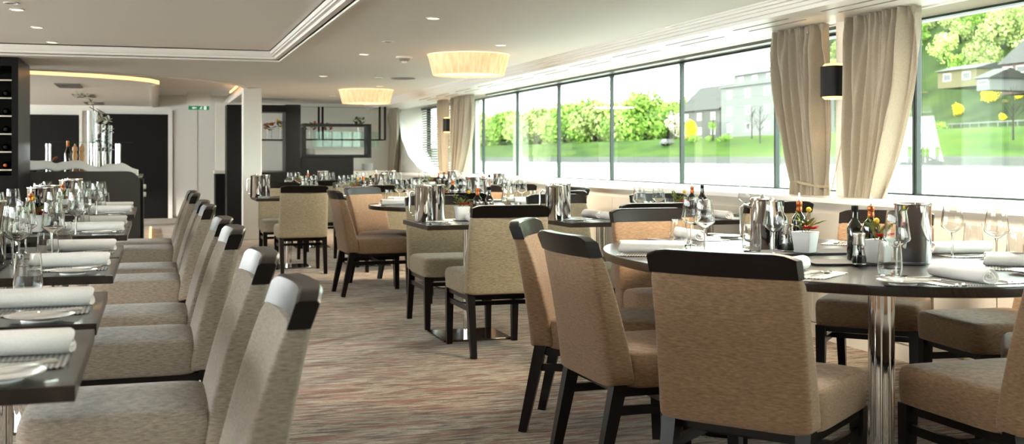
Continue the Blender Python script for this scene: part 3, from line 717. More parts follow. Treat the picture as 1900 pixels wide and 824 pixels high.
def cooler_kit():
    body = MB().lathe([(.0005, .0), (.066, .0), (.069, .004), (.069, .228), (.071, .232), (.066, .234), (.062, .228), (.062, .012), (.0005, .012)], 40).mesh('outer_wall', 'chrome', smooth=40)
    rim = MB().lathe([(.0695, .226), (.073, .230), (.071, .236), (.066, .234)], 40).mesh('rim', 'steel', smooth=60)
    return Kit('wine_cooler', 'wine cooler', [('outer_wall', body), ('rim', rim)])
def oil_kit():
    body = MB().lathe([(.0005, 0), (.031, 0), (.032, .003), (.032, .12), (.03, .135), (.012, .158), (.011, .20), (.0005, .20)], 24).mesh('body', 'bottle_dark', smooth=45)
    foil = MB().lathe([(.0125, .16), (.0135, .163), (.0135, .178), (.0125, .18), (.0125, .185), (.014, .187), (.014, .203), (.012, .207), (.0005, .207)], 20).mesh('copper_collar', 'copper_foil', smooth=40)
    pr = MB().lathe([(.007, .207), (.0045, .22), (.0042, .245), (.0005, .246)], 12).mesh('pourer', 'steel', smooth=40)
    return Kit('oil_bottle', 'bottle', [('body', body), ('copper_collar', foil), ('pourer', pr)])
def sauce_kit():
    body = MB().loft([[(x * k, y * k, z) for x, y in srect(.026, .026, 5, 24)] for z, k in ((0, .93), (.003, 1), (.125, 1), (.14, .85), (.155, .5), (.165, .42), (.195, .42))]).mesh('body', 'bottle_dark', smooth=45)
    cap = MB().lathe([(.0125, .192), (.0135, .194), (.0135, .214), (.0005, .216)], 20).mesh('cap', 'black_matte', smooth=40)
    lab = MB().box(-.02, .02, -.0268, -.0262, .02, .115).mesh('label_strip', 'bottle_label', smooth=0)
    mk = MB()
    for k in range(14): mk.box(-.009 + (k * 7 % 3) * .002, .002 + (k * 5 % 4) * .002, -.0273, -.0268, .026 + k * .006, .0292 + k * .006)
    mk = mk.mesh('vertical_print', 'porcelain', smooth=0)
    return Kit('vinegar_bottle', 'bottle', [('body', body), ('cap', cap), ('label_strip', lab, [('vertical_print', mk)])])
def mill_kit():
    body = MB().lathe([(.0005, .0), (.026, .0), (.027, .02), (.021, .05), (.0215, .075), (.0005, .08)], 22).mesh('glass_body', 'table_glass', smooth=50)
    fill = MB().lathe([(.0005, .004), (.022, .004), (.021, .03), (.0005, .035)], 18).mesh('salt_fill', 'napkin_linen', smooth=50)
    top = MB().lathe([(.0225, .072), (.024, .076), (.020, .1), (.025, .115), (.024, .118), (.0005, .12)], 22).mesh('steel_top', 'steel', smooth=40)
    return Kit('salt_mill', 'mill', [('glass_body', body), ('salt_fill', fill), ('steel_top', top)])
def tray_kit():
    return Kit('slate_tray', 'tray', [('slab', MB().prism(srect(.19, .09, 14, 24), .002, .009).mesh('slab', 'slate', smooth=0)),
                                      ('foot_pad', MB().prism(srect(.16, .07, 10, 16), 0, .002).mesh('foot_pad', 'rubber', smooth=0))])
def petal(m_, c, d, L, w_, up=.25):
    d = Vector(d).normalized(); c = Vector(c); s = d.cross(Vector((0, 0, 1)))
    if s.length < .01: s = Vector((1, 0, 0))
    s.normalize(); u = s.cross(d)
    pts = [c, c + d * L * .35 + s * w_ / 2 + u * L * up * .3, c + d * L * .75 + s * w_ * .38 + u * L * up * .2, c + d * L, c + d * L * .75 - s * w_ * .38 + u * L * up * .2, c + d * L * .35 - s * w_ / 2 + u * L * up * .3, c + d * L * .5 - u * .003]
    m_.add(pts, [(0, 1, 6), (1, 2, 6), (2, 3, 6), (3, 4, 6), (4, 5, 6), (5, 0, 6)])
def flower_kit(seed, ball=True, h=.16):
    rnd = random.Random(seed)
    pot = MB().loft([[(x * k, y * k, z) for x, y in srect(.036, .036, 8, 28)] for z, k in ((0, .96), (.003, 1.0), (.085, 1.28), (.088, 1.28), (.086, 1.2), (.07, 1.16))]).mesh('pot', 'pot_white', smooth=40)
    soil = MB().prism(srect(.041, .041, 8, 20), .06, .074).mesh('soil', 'soil', smooth=0)
    fl = MB()
    fc = (.012, -.015, .10)
    for k in range(9):
        a = 2 * PI * k / 9 + rnd.random() * .3; petal(fl, fc, (math.cos(a), math.sin(a), .12 + .2 * (k % 2)), .045, .024)
    lv = MB()
    for k in range(11):
        a = rnd.random() * 2 * PI; b_ = rnd.uniform(.2, 1.2); base = (rnd.uniform(-.02, .02), rnd.uniform(-.02, .02), .078 + rnd.random() * .05)
        petal(lv, base, (math.cos(a), math.sin(a), b_), rnd.uniform(.05, .09), .018)
    st = MB(); top = (.02 + rnd.uniform(-.02, .03), .01, h)
    st.tube([(0, 0, .07), (.012, .0, .1), (.016, .005, h * .85), top], .0016, 6)
    st.tube([(-.01, 0, .07), (-.03, .01, .12), (-.05, .015, .15)], .0014, 5)
    for k in range(7):
        z = .09 + k * .011; petal(lv, (-.012 - k * .006, .004, z), ((-1) ** k * .6 - .4, .5 * (-1) ** k, .5), .032, .011)
    bl_ = bmesh.new(); bmesh.ops.create_icosphere(bl_, subdivisions=2, radius=.012, matrix=Matrix.Translation(top)); me = bpy.data.meshes.new('yellow_ball'); bl_.to_mesh(me); bl_.free(); me.materials.append(MATS['ball_yellow'])
    return Kit('potted_flower', 'flower pot', [('pot', pot), ('soil', soil), ('red_flower', fl.mesh('red_flower', 'petal_red', smooth=0)), ('leaf_spray', lv.mesh('leaf_spray', 'leaf_green', smooth=0)), ('stem', st.mesh('stem', 'leaf_dark')), ('yellow_ball', me)])
JUG, COOL, OIL, SAUCE, MILL, TRAY = jug_kit(), cooler_kit(), oil_kit(), sauce_kit(), mill_kit(), tray_kit()
FLW = [flower_kit(3), flower_kit(8, h=.18), flower_kit(21, h=.17)]

class Frame2:                # local (r right, u forward) frame at a diner's table edge
    def __init__(s, X, Y, f): s.o = (X, Y); s.f = f; s.a = math.atan2(-f[0], f[1])
    def p(s, r, u, z=TZ): return (s.o[0] + s.f[1] * r + s.f[0] * u, s.o[1] - s.f[0] * r + s.f[1] * u, z)
def setting(X, Y, f, where, full=True, glasses=True, r_wine=(.07, .17), u_wine=(.335, .30), tum=(.22, .22), mat_=True, plate=True, nap=True, napr=0):
    q = Frame2(X, Y, f); L = math.hypot(*f)
    z1 = TZ
    if mat_:
        m_ = MATK.put(q.p(0, .165, TZ + .0005), q.a + PI / 2, 'silver woven placemat ' + where, 'woven placemats'); z1 = TZ + .003
    if nap: NAP.put(q.p(0.0, .165, z1), q.a + napr, 'rolled white linen napkin ' + where, 'rolled napkins')
    if plate:
        PLATE.put(q.p(-.252, .14), q.a, 'small white bread plate ' + where, 'bread plates')
        if full: KNIFE.put(q.p(-.235, .14, TZ + .0155), q.a + .5, 'butter knife on the bread plate ' + where, 'butter knives')
    if full:
        FORK.put(q.p(-.115, .15, z1), q.a, 'steel dinner fork ' + where, 'dinner forks')
        FORK.put(q.p(-.085, .155, z1), q.a, 'inner steel fork ' + where, 'inner forks')
        KNIFE.put(q.p(.085, .15, z1), q.a, 'steel table knife ' + where, 'table knives')
        SPOON.put(q.p(.115, .15, z1), q.a, 'steel spoon ' + where, 'spoons')
    if glasses:
        WINE.put(q.p(r_wine[0], u_wine[0]), q.a, 'first stemmed wine glass ' + where, 'wine glasses')
        if len(r_wine) > 1: WINE.put(q.p(r_wine[1], u_wine[1]), q.a, 'second stemmed wine glass ' + where, 'wine glasses')
        TUM.put(q.p(*tum), q.a, 'clear water tumbler ' + where, 'water tumblers')
def centre(X, Y, rz, where, k=0, cooler=True, jug=True, flower=True, sc=1):
    ca, sa = math.cos(rz), math.sin(rz)
    P = lambda a, b, z=TZ: (X + ca * a - sa * b, Y + sa * a + ca * b, z)
    TRAY.put(P(0, 0), rz, 'black slate serving tray ' + where, 'slate trays')
    z = TZ + .009
    if flower: FLW[k % 3].put(P(-.145, .0, z), rz, 'white flower pot ' + where, 'flower pots')
    OIL.put(P(-.03, .03, z), rz, 'copper-necked bottle ' + where, 'oil bottles')
    SAUCE.put(P(.05, .035, z), rz, 'black vinegar bottle ' + where, 'vinegar bottles')
    MILL.put(P(-.04, -.045, z), rz, 'glass and steel salt mill ' + where, 'salt mills')
    MILL.put(P(.03, -.05, z), rz, 'second glass and steel mill ' + where, 'pepper mills')
    if cooler: COOL.put(P(.16, -.0, z), rz, 'shiny steel wine cooler ' + where, 'wine coolers')
    if jug: JUG.put(P(.29, .02), rz + 2.2, 'shiny steel water jug with handle ' + where, 'water jugs')

ordn = ['nearest', 'second', 'third', 'fourth', 'fifth', 'sixth', 'seventh', 'farthest']
# ---- left row: tables end at the aisle, one taupe chair each
LY = [2.52, 3.32, 4.53, 5.26, 6.69, 7.41, 8.97, 9.69]
for i, y in enumerate(LY):
    SQL.put((-.535, y, 0), 0, ordn[i] + ' small dark wood table of the left row', 'left row tables')
    chair('taupe', -.03, y + (.0 if i else -.04), (-1, 0), 'taupe chair with dark top rail at the %s table of the left row' % ordn[i], 'chairs of the left row')
    wh = 'on the %s table of the left row' % ordn[i]
    setting(-.135, y, (-1, 0), wh, full=i < 5, glasses=i > 0, r_wine=(0.03, .15) if i < 3 else (-.27, -.12), u_wine=(.345, .38) if i < 3 else (.26, .38), tum=(.09, .25) if i != 1 else (.29, .22))
    if i >= 1:
        WINE.put((-.80, y - .12, TZ), 0, 'wine glass across ' + wh, 'wine glasses'); TUM.put((-.84, y - .22, TZ), 0, 'tumbler across ' + wh, 'water tumblers')
    if i >= 2: centre(-.62, y + .1 * (-1) ** i, PI / 2, wh, i, jug=False, cooler=i != 3)
# ---- front oval table, eight brown chairs
OX, OY = 2.66, 4.12
oval_table(OX, OY, .83, 1.2, [(-.12, -.62), (-.28, .2)], 'large dark oval dining table in front of the two curtains')
RS = [  # chair centre, facing, chair label, place phrase
    ((1.82, 3.10), (.79, .61), 'large brown chair seen from behind at the oval table front', 'at the front brown chair of the oval table', .30),
    ((1.74, 3.80), (1, .02), 'brown chair beside the aisle, second from the front at oval table', 'at the aisle chair of the oval table', .30),
    ((1.84, 4.52), (.86, -.5), 'brown chair angled towards camera, third along the oval table aisle side', 'at the third aisle chair of the oval table', .30),
    ((2.55, 5.19), (0.02, -1), 'brown chair facing the camera at the far end of oval table', 'at the far end of the oval table', .3),
    ((3.38, 4.70), (-.70, -.71), 'brown chair on the oval table far window side behind wine cooler', 'at the far window side of the oval table', .3),
    ((3.50, 3.94), (-.99, .12), 'brown chair on the oval table middle window side facing the aisle', 'at the middle window side of the oval table', .3),
    ((3.24, 3.22), (-.75, .66), 'brown chair at the right picture edge, near window side of oval table', 'at the near window side of the oval table', .3),
    ((2.55, 2.82), (0, 1), 'brown chair at the near end of the oval table, seat in view', 'at the near end of the oval table', .3)]
for (cx, cy), f, lb, wh, _ in RS:
    l_ = math.hypot(*f); f = (f[0] / l_, f[1] / l_)
    chair('brown', cx, cy, f, lb, 'brown chairs of the oval table')
# place settings of the oval table: walk outward from its centre towards each chair to find the table edge
for k, ((cx, cy), f, lb, wh, _) in enumerate(RS):
    dx, dy = (cx - f[0] * .3 - OX) / .83, (cy - f[1] * .3 - OY) / 1.2
    d = math.hypot(dx, dy); ex_, ey_ = OX + dx / d * .80, OY + dy / d * 1.17
    l_ = math.hypot(*f); f = (f[0] / l_, f[1] / l_)
    setting(ex_, ey_, f, wh, glasses=False, plate=k not in (1, 4), full=True)
gl = 'oval table glasses'
for n_, (x, y, lb) in enumerate([(1307, 466, 'wine glass standing left of the steel jug on the oval table'), (1282, 455, 'wine glass behind its twin, leftmost on the oval table'), (1436, 474, 'wine glass in front of the steel jug on oval table'),
        (1664, 512, 'tall wine glass before the wine cooler on the oval table'), (1767, 476, 'wine glass right of the wine cooler on the oval table'), (1849, 490, 'wine glass nearest the right picture edge on oval table')]):
    X, Y = at(x, y, TZ); WINE.put((X, Y, TZ), 0, lb, 'wine glasses')
for n_, (x, y, lb) in enumerate([(1260, 458, 'tumbler beside the leftmost wine glass on the oval table'), (1395, 470, 'low tumbler before the steel jug on the oval table'), (1651, 516, 'tumbler in front of the wine cooler on the oval table'),
        (1806, 468, 'tumbler between the two right-hand wine glasses on oval table'), (1888, 495, 'tumbler cut by the right picture edge on oval table')]):
    X, Y = at(x, y, TZ); TUM.put((X, Y, TZ), 0, lb, 'water tumblers')
def put_px(kit, x, y, rz, lb, grp, z=TZ + .009, **kw):
    X, Y = at(x, y, z); return kit.put((X, Y, z), rz, lb, grp, **kw)
g1, g2 = 'of the front condiment set on the oval table', 'of the rear condiment set on the oval table'
put_px(TRAY, 1600, 489, -.25, 'black slate tray ' + g1, 'slate trays', TZ, scale=(1.15, 1.1, 1))
put_px(SAUCE, 1586, 482, -.25, 'square black bottle with white print ' + g1, 'vinegar bottles')
put_px(OIL, 1616, 476, 0, 'dark bottle with copper neck and pourer ' + g1, 'oil bottles')
put_px(MILL, 1594, 490, 0, 'glass and steel mill ' + g1, 'salt mills')
put_px(FLW[0], 1630, 487, .4, 'square white pot with red flower ' + g1, 'flower pots')
put_px(COOL, 1694, 488, 0, 'large shiny wine cooler ' + g1, 'wine coolers', TZ)
put_px(TRAY, 1490, 470, -.1, 'black slate tray ' + g2, 'slate trays', TZ, scale=(1.2, 1.2, 1))
put_px(FLW[1], 1494, 468, .5, 'white pot with red flower and leaves ' + g2, 'flower pots')
put_px(MILL, 1462, 466, 0, 'glass and steel mill ' + g2, 'salt mills')
put_px(OIL, 1483, 458, 0, 'dark bottle with copper neck and pourer ' + g2, 'oil bottles')
put_px(SAUCE, 1449, 462, -.1, 'square black bottle ' + g2, 'vinegar bottles')
put_px(JUG, 1415, 462, PI * .93, 'tall shiny steel jug with handle on the oval table', 'water jugs', TZ)

# ---- first cross row of two-seat tables (beige chairs)
names = ['aisle', 'middle', 'window']
for k, X in enumerate((1.95, 2.88, 3.68)):
    nm = names[k] + ' table behind the oval table'
    SQ.put((X, 7.02, 0), 0, 'small dark ' + nm, 'two-seat tables of the first cross row')
    xc = (1.96, 2.88, 3.72)[k]
    chair('beige', xc, 6.48, (0, 1), 'beige chair, back to camera, at the ' + nm, 'beige chairs of the first cross row')
    chair('beige', xc, 7.60, (0, -1), 'beige chair facing the camera at the ' + nm, 'beige chairs of the first cross row')
    wh = 'on the ' + nm
    setting(X, 6.69, (0, 1), 'near side ' + wh, full=k < 2, r_wine=(.25,), u_wine=(.27,), tum=(.26, .15))
    setting(X, 7.35, (0, -1), 'far side ' + wh, full=False, nap=k > 0, glasses=k == 2, r_wine=(.3,), u_wine=(.16,), tum=(.2, .12))
centre(2.06, 7.06, 0.0, 'on the aisle two-seat table', 1, cooler=False, jug=False)
put_px(COOL, 806, 408, 0, 'shiny steel wine cooler at the edge of aisle two-seat table', 'wine coolers', TZ)
put_px(JUG, 786, 412, 2.4, 'shiny steel jug at the corner of aisle two-seat table', 'water jugs', TZ)
put_px(COOL, 1040, 405, 0, 'shiny steel wine cooler at the edge of middle two-seat table', 'wine coolers', TZ)
put_px(JUG, 1028, 409, 2.4, 'shiny steel jug at the corner of middle two-seat table', 'water jugs', TZ)
centre(3.60, 7.02, 0.0, 'on the window two-seat table', 2, cooler=False, jug=False)
# ---- round table behind it (brown chairs)
QX, QY = 2.64, 9.72
oval_table(QX, QY, .84, .84, [(0, 0)], 'round dark dining table in the middle of the room')
QS = [((1.78, 9.5), (1, .03), 'brown chair seen side-on beside the aisle at the round table', 'at the aisle side of the round table'),
      ((2.07, 10.22), (.62, -.78), 'brown chair turned towards the camera at the round table', 'at the far aisle side of the round table'),
      ((3.0, 10.55), (-.4, -.92), 'brown chair at the far side of the round table', 'at the far side of the round table'),
      ((3.48, 9.85), (-1, -.05), 'brown chair on the window side of the round table', 'at the window side of the round table'),
      ((3.12, 9.02), (-.45, .9), 'brown chair near window side of the round table, back to camera', 'at the near window side of the round table'),
      ((2.36, 8.86), (.25, .97), 'brown chair at the near side of the round table, back to camera', 'at the near side of the round table')]
for (cx, cy), f, lb, wh in QS:
    l_ = math.hypot(*f); f = (f[0] / l_, f[1] / l_)
    chair('brown', cx, cy, f, lb, 'brown chairs of the round table')
    d = math.hypot(cx - f[0] * .3 - QX, cy - f[1] * .3 - QY); kx = .81 / d
    setting(QX + (cx - f[0] * .3 - QX) * kx, QY + (cy - f[1] * .3 - QY) * kx, f, wh, full=False, mat_=True)
centre(2.60, 9.75, .2, 'on the round table', 0, jug=True)
# ---- further cross rows
rows = [(12.05, (1.36, 2.2, 3.55), 'second'), (14.7, (1.95, 2.85, 3.7), 'third')]
for Y, xs, on in rows:
    for k, X in enumerate(xs):
        nm = '%s table of the %s cross row' % (names[k], on)
        SQ.put((X, Y, 0), 0, 'small dark ' + nm, 'two-seat tables of the far cross rows')
        chair('beige', X + .06, Y - .55, (0, 1), 'beige chair back to camera at the ' + nm, 'beige chairs of the far cross rows')
        chair('beige', X, Y + .56, (0, -1), 'beige chair facing camera at the ' + nm, 'beige chairs of the far cross rows')
        setting(X, Y - .33, (0, 1), 'near side on the ' + nm, full=False, mat_=False, r_wine=(.15, .26), u_wine=(.17, .26), tum=(.28, .15))
        setting(X, Y + .33, (0, -1), 'far side on the ' + nm, full=False, glasses=not (on == 'second' and k == 0), mat_=False, r_wine=(.15, .26), u_wine=(.17, .26), tum=(.28, .15))
        if on == 'second' and k == 0:
            put_px(COOL, 489, 365.5, 0, 'shiny steel wine cooler at the edge of the ' + nm, 'wine coolers', TZ)
            put_px(JUG, 475, 366.5, 2.6, 'shiny steel jug at the corner of the ' + nm, 'water jugs', TZ)
        else:
            centre(X, Y, .1, 'on the ' + nm, k, jug=False)

# ================================================================== buffet corner, far left
CBX, CBY = -1.27, 12.0
cab = empty('wine_cabinet', (-1.75, 12.5, 0), 0, 'tall black wine cabinet with pale-edged shelves at the left picture edge', 'cabinet')
MB().box(.42, .48, -.5, .6, 0, 2.14).build('side_panel', 'black_lacquer', cab, smooth=0)
MB().box(-.48, -.42, -.5, .6, 0, 2.14).build('side_panel', 'black_lacquer', cab, smooth=0)
MB().box(-.42, .42, .56, .6, 0, 2.14).build('back_panel', 'black_matte', cab, smooth=0)
MB().box(-.42, .42, -.5, .6, 2.06, 2.14).build('top_panel', 'black_lacquer', cab, smooth=0)
MB().box(-.42, .42, -.5, .6, 0, .98).build('base_cupboard', 'black_lacquer', cab, smooth=0)
for k in range(6):
    s_ = MB().box(-.42, .42, -.46, .56, 1.03 + k * .177, 1.042 + k * .177).build('shelf', 'shelf_glass', cab, smooth=0)
    MB().box(-.42, .42, -.468, -.46, 1.03 + k * .177, 1.042 + k * .177).build('shelf_edge', 'wall_panel', s_, smooth=0)  # pale strip along the front of each glass shelf
hb = MB().lathe([(.0005, 0), (.037, 0), (.038, .004), (.038, .19), (.03, .21), (.014, .235), (.0135, .29), (.015, .292), (.015, .3), (.0005, .3)], 18).mesh('body', 'bottle_dark')
hf = MB().lathe([(.0145, .25), (.0155, .252), (.0155, .3), (.0005, .302)], 14).mesh('foil_cap', 'copper_foil')
hfd = MB().lathe([(.0145, .25), (.0155, .252), (.0155, .3), (.0005, .302)], 14).mesh('foil_cap', 'black_matte')
for k in range(5):
    for j in range(4):
        b_ = empty('wine_bottle', (-1.75 + .36 - j * .2, 12.3, 1.043 + k * .177 + .039), 0, 'dark wine bottle lying on the %s cabinet shelf, %s from the aisle end' % (('lowest', 'second', 'third', 'fourth', 'top')[k], ('first', 'second', 'third', 'fourth')[j]), 'bottle', 'bottles on the %s cabinet shelf' % ('lowest', 'second', 'third', 'fourth', 'top')[k])
        b_.rotation_euler = (PI / 2, 0, 0); ob('body', hb, b_); ob('foil_cap', hf if (k, j) in ((0, 0), (2, 1)) else hfd, b_)
# buffet counter: dark rounded front panel
BY = 13.35
X1 = onY(260, 330, BY)[0]; zt = onY(200, 318, BY)[1]
pl = [(-2.6, 0), (X1, 0), (X1, zt - .12)] + [(X1 - .14 + .14 * math.cos(t * PI / 16), zt - .14 + .14 * math.sin(t * PI / 16)) for t in range(1, 9)] + [(-2.6, zt)]
bf = empty('buffet_counter', (0, BY, 0), 0, 'dark grey buffet counter with rounded front panel behind the left tables', 'counter')
mat('buffet_grey', lin('3b3735'), .35, coat=.2)
o = MB().prism(pl, 0, .05).build('front_panel', 'buffet_grey', bf, smooth=30); o.rotation_euler = (PI / 2, 0, 0); o.location = (0, .05, 0)
MB().box(-2.6, X1 - .05, .06, 1.6, 0, .93).build('counter_body', 'black_matte', bf, smooth=0)
MB().box(-2.6, X1 + .02, .05, 1.65, .93, .955).build('counter_top', 'steel', bf, smooth=0)
for k in range(2):
    o = MB().lathe([(.0005, 0), (.03, 0), (.028, .03), (.0005, .034)], 16).build('control_knob', 'porcelain', bf, loc=(X1 + .03, .45, .82 - .09 * k)); o.rotation_euler = (0, PI / 2, 0)
MB().box(X1 - .05, X1 + .03, .3, 1.5, .1, .9).build('side_cabinet', 'black_matte', bf, smooth=0)
# draped white cloth on the counter
cl = MB(); nx, ny = 70, 12; rr = []
for i in range(ny + 1):
    row = []
    for j in range(nx + 1):
        u = j / nx; X = -1.9 + (X1 - .02 + 1.9) * u; Y = BY + .10 + .14 * i / ny
        v = noise.noise(Vector((X * 4, Y * 3, 2))) * .045 + noise.noise(Vector((X * 11, Y * 6, 5))) * .018
        bump = .06 * math.exp(-((u - .62) / .1) ** 2) + .03 * math.exp(-((u - .3) / .12) ** 2)
        row.append((X, Y, 1.08 - .09 * abs(2 * i / ny - 1) ** 2 + max(-.03, v + bump) - .10 * max(0, u - .9) * 6))
    rr.append(row)
cl.loft(rr, cap=False, close=False)
o = tag(cl.build('buffet_cloth', 'napkin_linen', smooth=80), 'crumpled white cloth draped over the buffet counter', 'cloth')
sd = o.modifiers.new('thick', 'SOLIDIFY'); sd.thickness = .012
# glass shelf on steel posts
YS = 13.8
gs = empty('glass_buffet_shelf', (0, YS, 0), 0, 'glass shelf on thick steel posts above the buffet cloth', 'shelf')
for x in (90, 173, 219):
    X, Z = onY(x, 270, YS); MB().lathe([(.03, .96), (.03, Z + .02), (.0005, Z + .02)], 18, (X, 0, 0)).build('post', 'chrome', gs)
    MB().lathe([(.034, Z - .01), (.034, Z + .005)], 18, (X, 0, 0), cap=True).build('collar', 'steel', gs)
Xa, Z = onY(84, 268, YS); Xb, _ = onY(246, 268, YS)
MB().box(Xa, Xb, -.06, .15, Z + .02, Z + .032).build('glass_top', 'shelf_glass', gs, smooth=0)
def at_y(kit, x, Y, z, lb, grp=None): kit.put((onY(x, 300, Y)[0], Y, z), 0, lb, grp, scale=(1, 1, 1.32))
PM = Kit('pepper_mill', 'mill', [('body', MB().lathe([(.0005, 0), (.034, 0), (.034, .02), (.026, .05), (.024, .13), (.03, .17), (.022, .2), (.0005, .2)], 18).mesh('body', 'wood_mill')), ('knob', MB().lathe([(.02, .2), (.03, .215), (.026, .245), (.012, .255), (.01, .27), (.0005, .272)], 16).mesh('knob', 'wood_mill'))])
at_y(PM, 139, 13.655, .957, 'left of two tall pale wooden pepper mills on the buffet'); at_y(PM, 152, 13.655, .957, 'right of two tall pale wooden pepper mills on the buffet')
WB = Kit('wine_bottle', 'bottle', [('body', hb), ('foil_cap', hf)])
at_y(WB, 126, 14.03, .957, 'upright dark wine bottle behind the pepper mills on the buffet')
VZ = onY(180, 262, YS)[1] + .02
def vase(x, Y, h, r, lb):
    X = onY(x, 300, Y)[0]
    v = empty('glass_vase', (X, Y, .957), 0, lb, 'vase')
    MB().lathe([(.0005, 0), (r * .8, 0), (r, h), (r * .94, h), (r * .74, .03), (.0005, .03)], 24).build('vase_wall', 'table_glass', v, smooth=50)
    st = MB(); bl_ = MB(); rnd = random.Random(int(x))
    pts = [(0, 0, .05), (.01, 0, h * .6), (.02, 0, h + .05), (-.02, .0, h + .14), (-.12, 0, h + .2)]
    st.tube(pts, .005, 6).build('stem', 'leaf_dark', v)
    cs = [(-.16, 0, h + .19), (-.10, .01, h + .2), (-.05, -.01, h + .17), (-.01, 0, h + .11)] if h > .7 else [(0, 0, h + .06), (.02, .01, h - .06), (-.02, 0, h - .18), (.02, 0, h - .28)]
    for c_ in cs:
        for k in range(6):
            a = 2 * PI * k / 6 + rnd.random(); petal(bl_, c_, (math.cos(a), math.sin(a) * .6 - .3, math.sin(a)), .07 if h < .7 else .05, .06)
    bl_.build('orchid_bloom', 'petal_white', v, smooth=0)
vase(170, 14.05, .75, .05, 'tall glass vase with arching white orchid spray on the buffet')
vase(186, 14.12, .60, .05, 'middle glass vase with a large white bloom on the buffet')
vase(199, 14.32, .59, .06, 'wide glass vase of white blooms, rightmost on the buffet')
o = tag(MB().prism(srect(.05, .12, 4, 16), 0, .012).build('slanted_wine_rest', 'black_matte', loc=(onY(66, 290, 13.85)[0], 13.85, .957)), 'dark bottle rest beside the wine cabinet', 'bottle rest')
b_ = empty('wine_bottle', (onY(60, 300, 13.85)[0], 13.85, 1.02), 0, 'dark wine bottle tilted in its rest beside the wine cabinet', 'bottle'); b_.rotation_euler = (0, R(62), 0)
ob('body', hb, b_); ob('foil_cap', hf, b_)
# bar shelf decorations
def posy(x, Y, z, lb, m1='petal_orange', m2='leaf_green', h=.16):
    X = onY(x, 300, Y)[0]; v = empty('flower_vase', (X, Y, z), 0, lb, 'vase'); rnd = random.Random(int(x * 3))
    MB().lathe([(.0005, 0), (.045, 0), (.05, h), (.046, h), (.04, .01), (.0005, .01)], 18).build('glass', 'table_glass', v)
    a_, b_ = MB(), MB()
    for k in range(26):
        t = rnd.random() * 2 * PI; petal(a_ if k % 2 else b_, (rnd.uniform(-.07, .07), rnd.uniform(-.04, .04), h + rnd.uniform(-.02, .09)), (math.cos(t), math.sin(t) * .5, rnd.random()), .08, .05)
    a_.build('flowers', m1, v, smooth=0); b_.build('leaf_spray', m2, v, smooth=0)
zs_ = onY(600, 257, YP + .6)[1]
posy(577, YP + .74, zs_, 'small orange posy in glass, left on the hanging shelf'); posy(606, YP + .74, zs_, 'second orange posy in glass on the hanging shelf')
posy(667, YP + .74, zs_, 'tall glass of green foliage on the hanging shelf near the window', 'leaf_dark', 'leaf_green', .26)
posy(499, YP + .6, onY(500, 258, YP + .5)[1], 'orange flower arrangement in the bar portal opening')
posy(522, YP + .62, onY(500, 258, YP + .5)[1], 'green leafy arrangement in the bar portal opening', 'ball_yellow', 'leaf_dark', .2)
zb_ = onY(600, 287, YP + .2)[1]
BWL = Kit('plate_stack', 'plate', [('dish', MB().lathe([(.0005, 0), (.07, 0), (.11, .016), (.108, .02), (.0005, .006)], 24).mesh('dish', 'porcelain')), ('foot_ring', MB().lathe([(.06, -.004), (.06, .002)], 20).mesh('foot_ring', 'porcelain'))])
BWL.name = 'serving_plate'
LV = ('lowest', 'second', 'third', 'fourth', 'fifth', 'topmost')
for k in range(5): BWL.put((onY(575, 300, YP + .28)[0], YP + .28, zb_ + .005 + k * .0205), 0, LV[k if k < 4 else 5] + ' white plate in the stack inside the display frame', 'stacked plates in the display frame')
for k in range(6): BWL.put((onY(682, 300, 19.9)[0], 19.95, onY(682, 317, 19.9)[1] + .005 + k * .0205), 0, LV[k] + ' white plate in the stack on the side counter', 'stacked plates on the side counter')
wallbox('side_counter', 656, 718, 317, 420, 19.7, .6, 'wall_panel', 'pale side counter below the display shelf', 'counter', 0)

# ================================================================== outside: river, bank, houses, hill
WZ = .15
struct(MB().box(5.4, 112, -200, 900, WZ - .1, WZ).build('river', 'river_water', smooth=0), 'pale bright river beyond the windows', 'water')
def smooth_(t): t = max(0, min(1, t)); return t * t * (3 - 2 * t)
def terrain(X, Y):
    z = WZ - .3 + 1.6 * smooth_((X - 109) / 3) + 4.6 * smooth_((X - 111.5) / 13)
    z += 68 * smooth_((X - 126 - max(0, (Y - 90)) * .12) / 150) * smooth_((X - .62 * Y + 28) / 60)
    z += 5 * smooth_((X - 150) / 60)
    return z + .25 * noise.noise(Vector((X * .2, Y * .07, 0))) * min(1, max(0, (X - 111) / 4))
xs = [109, 110, 111, 112, 113.5, 115, 117, 119, 121, 123, 125, 128, 132, 137, 143, 150, 160, 172, 186, 202, 220, 240, 262, 290, 330]
ys = [-60 + 10 * k for k in range(75)]
g = MB(); st_ = MB()
def grid(m_, xs_):
    m_.loft([[(x, y, terrain(x, y)) for y in ys] for x in xs_], cap=False, close=False)
grid(st_, xs[:4]); grid(g, xs[3:12]); hl = MB(); grid(hl, xs[11:])
struct(st_.build('shore', 'bank_stone', smooth=80), 'stony waterline of the far bank', 'shore')
struct(g.build('terrain', 'grass_bank', smooth=80), 'bright green grassy river bank', 'bank')
struct(hl.build('hill', 'hill_green', smooth=80), 'wooded green hillside behind the bank', 'hill')
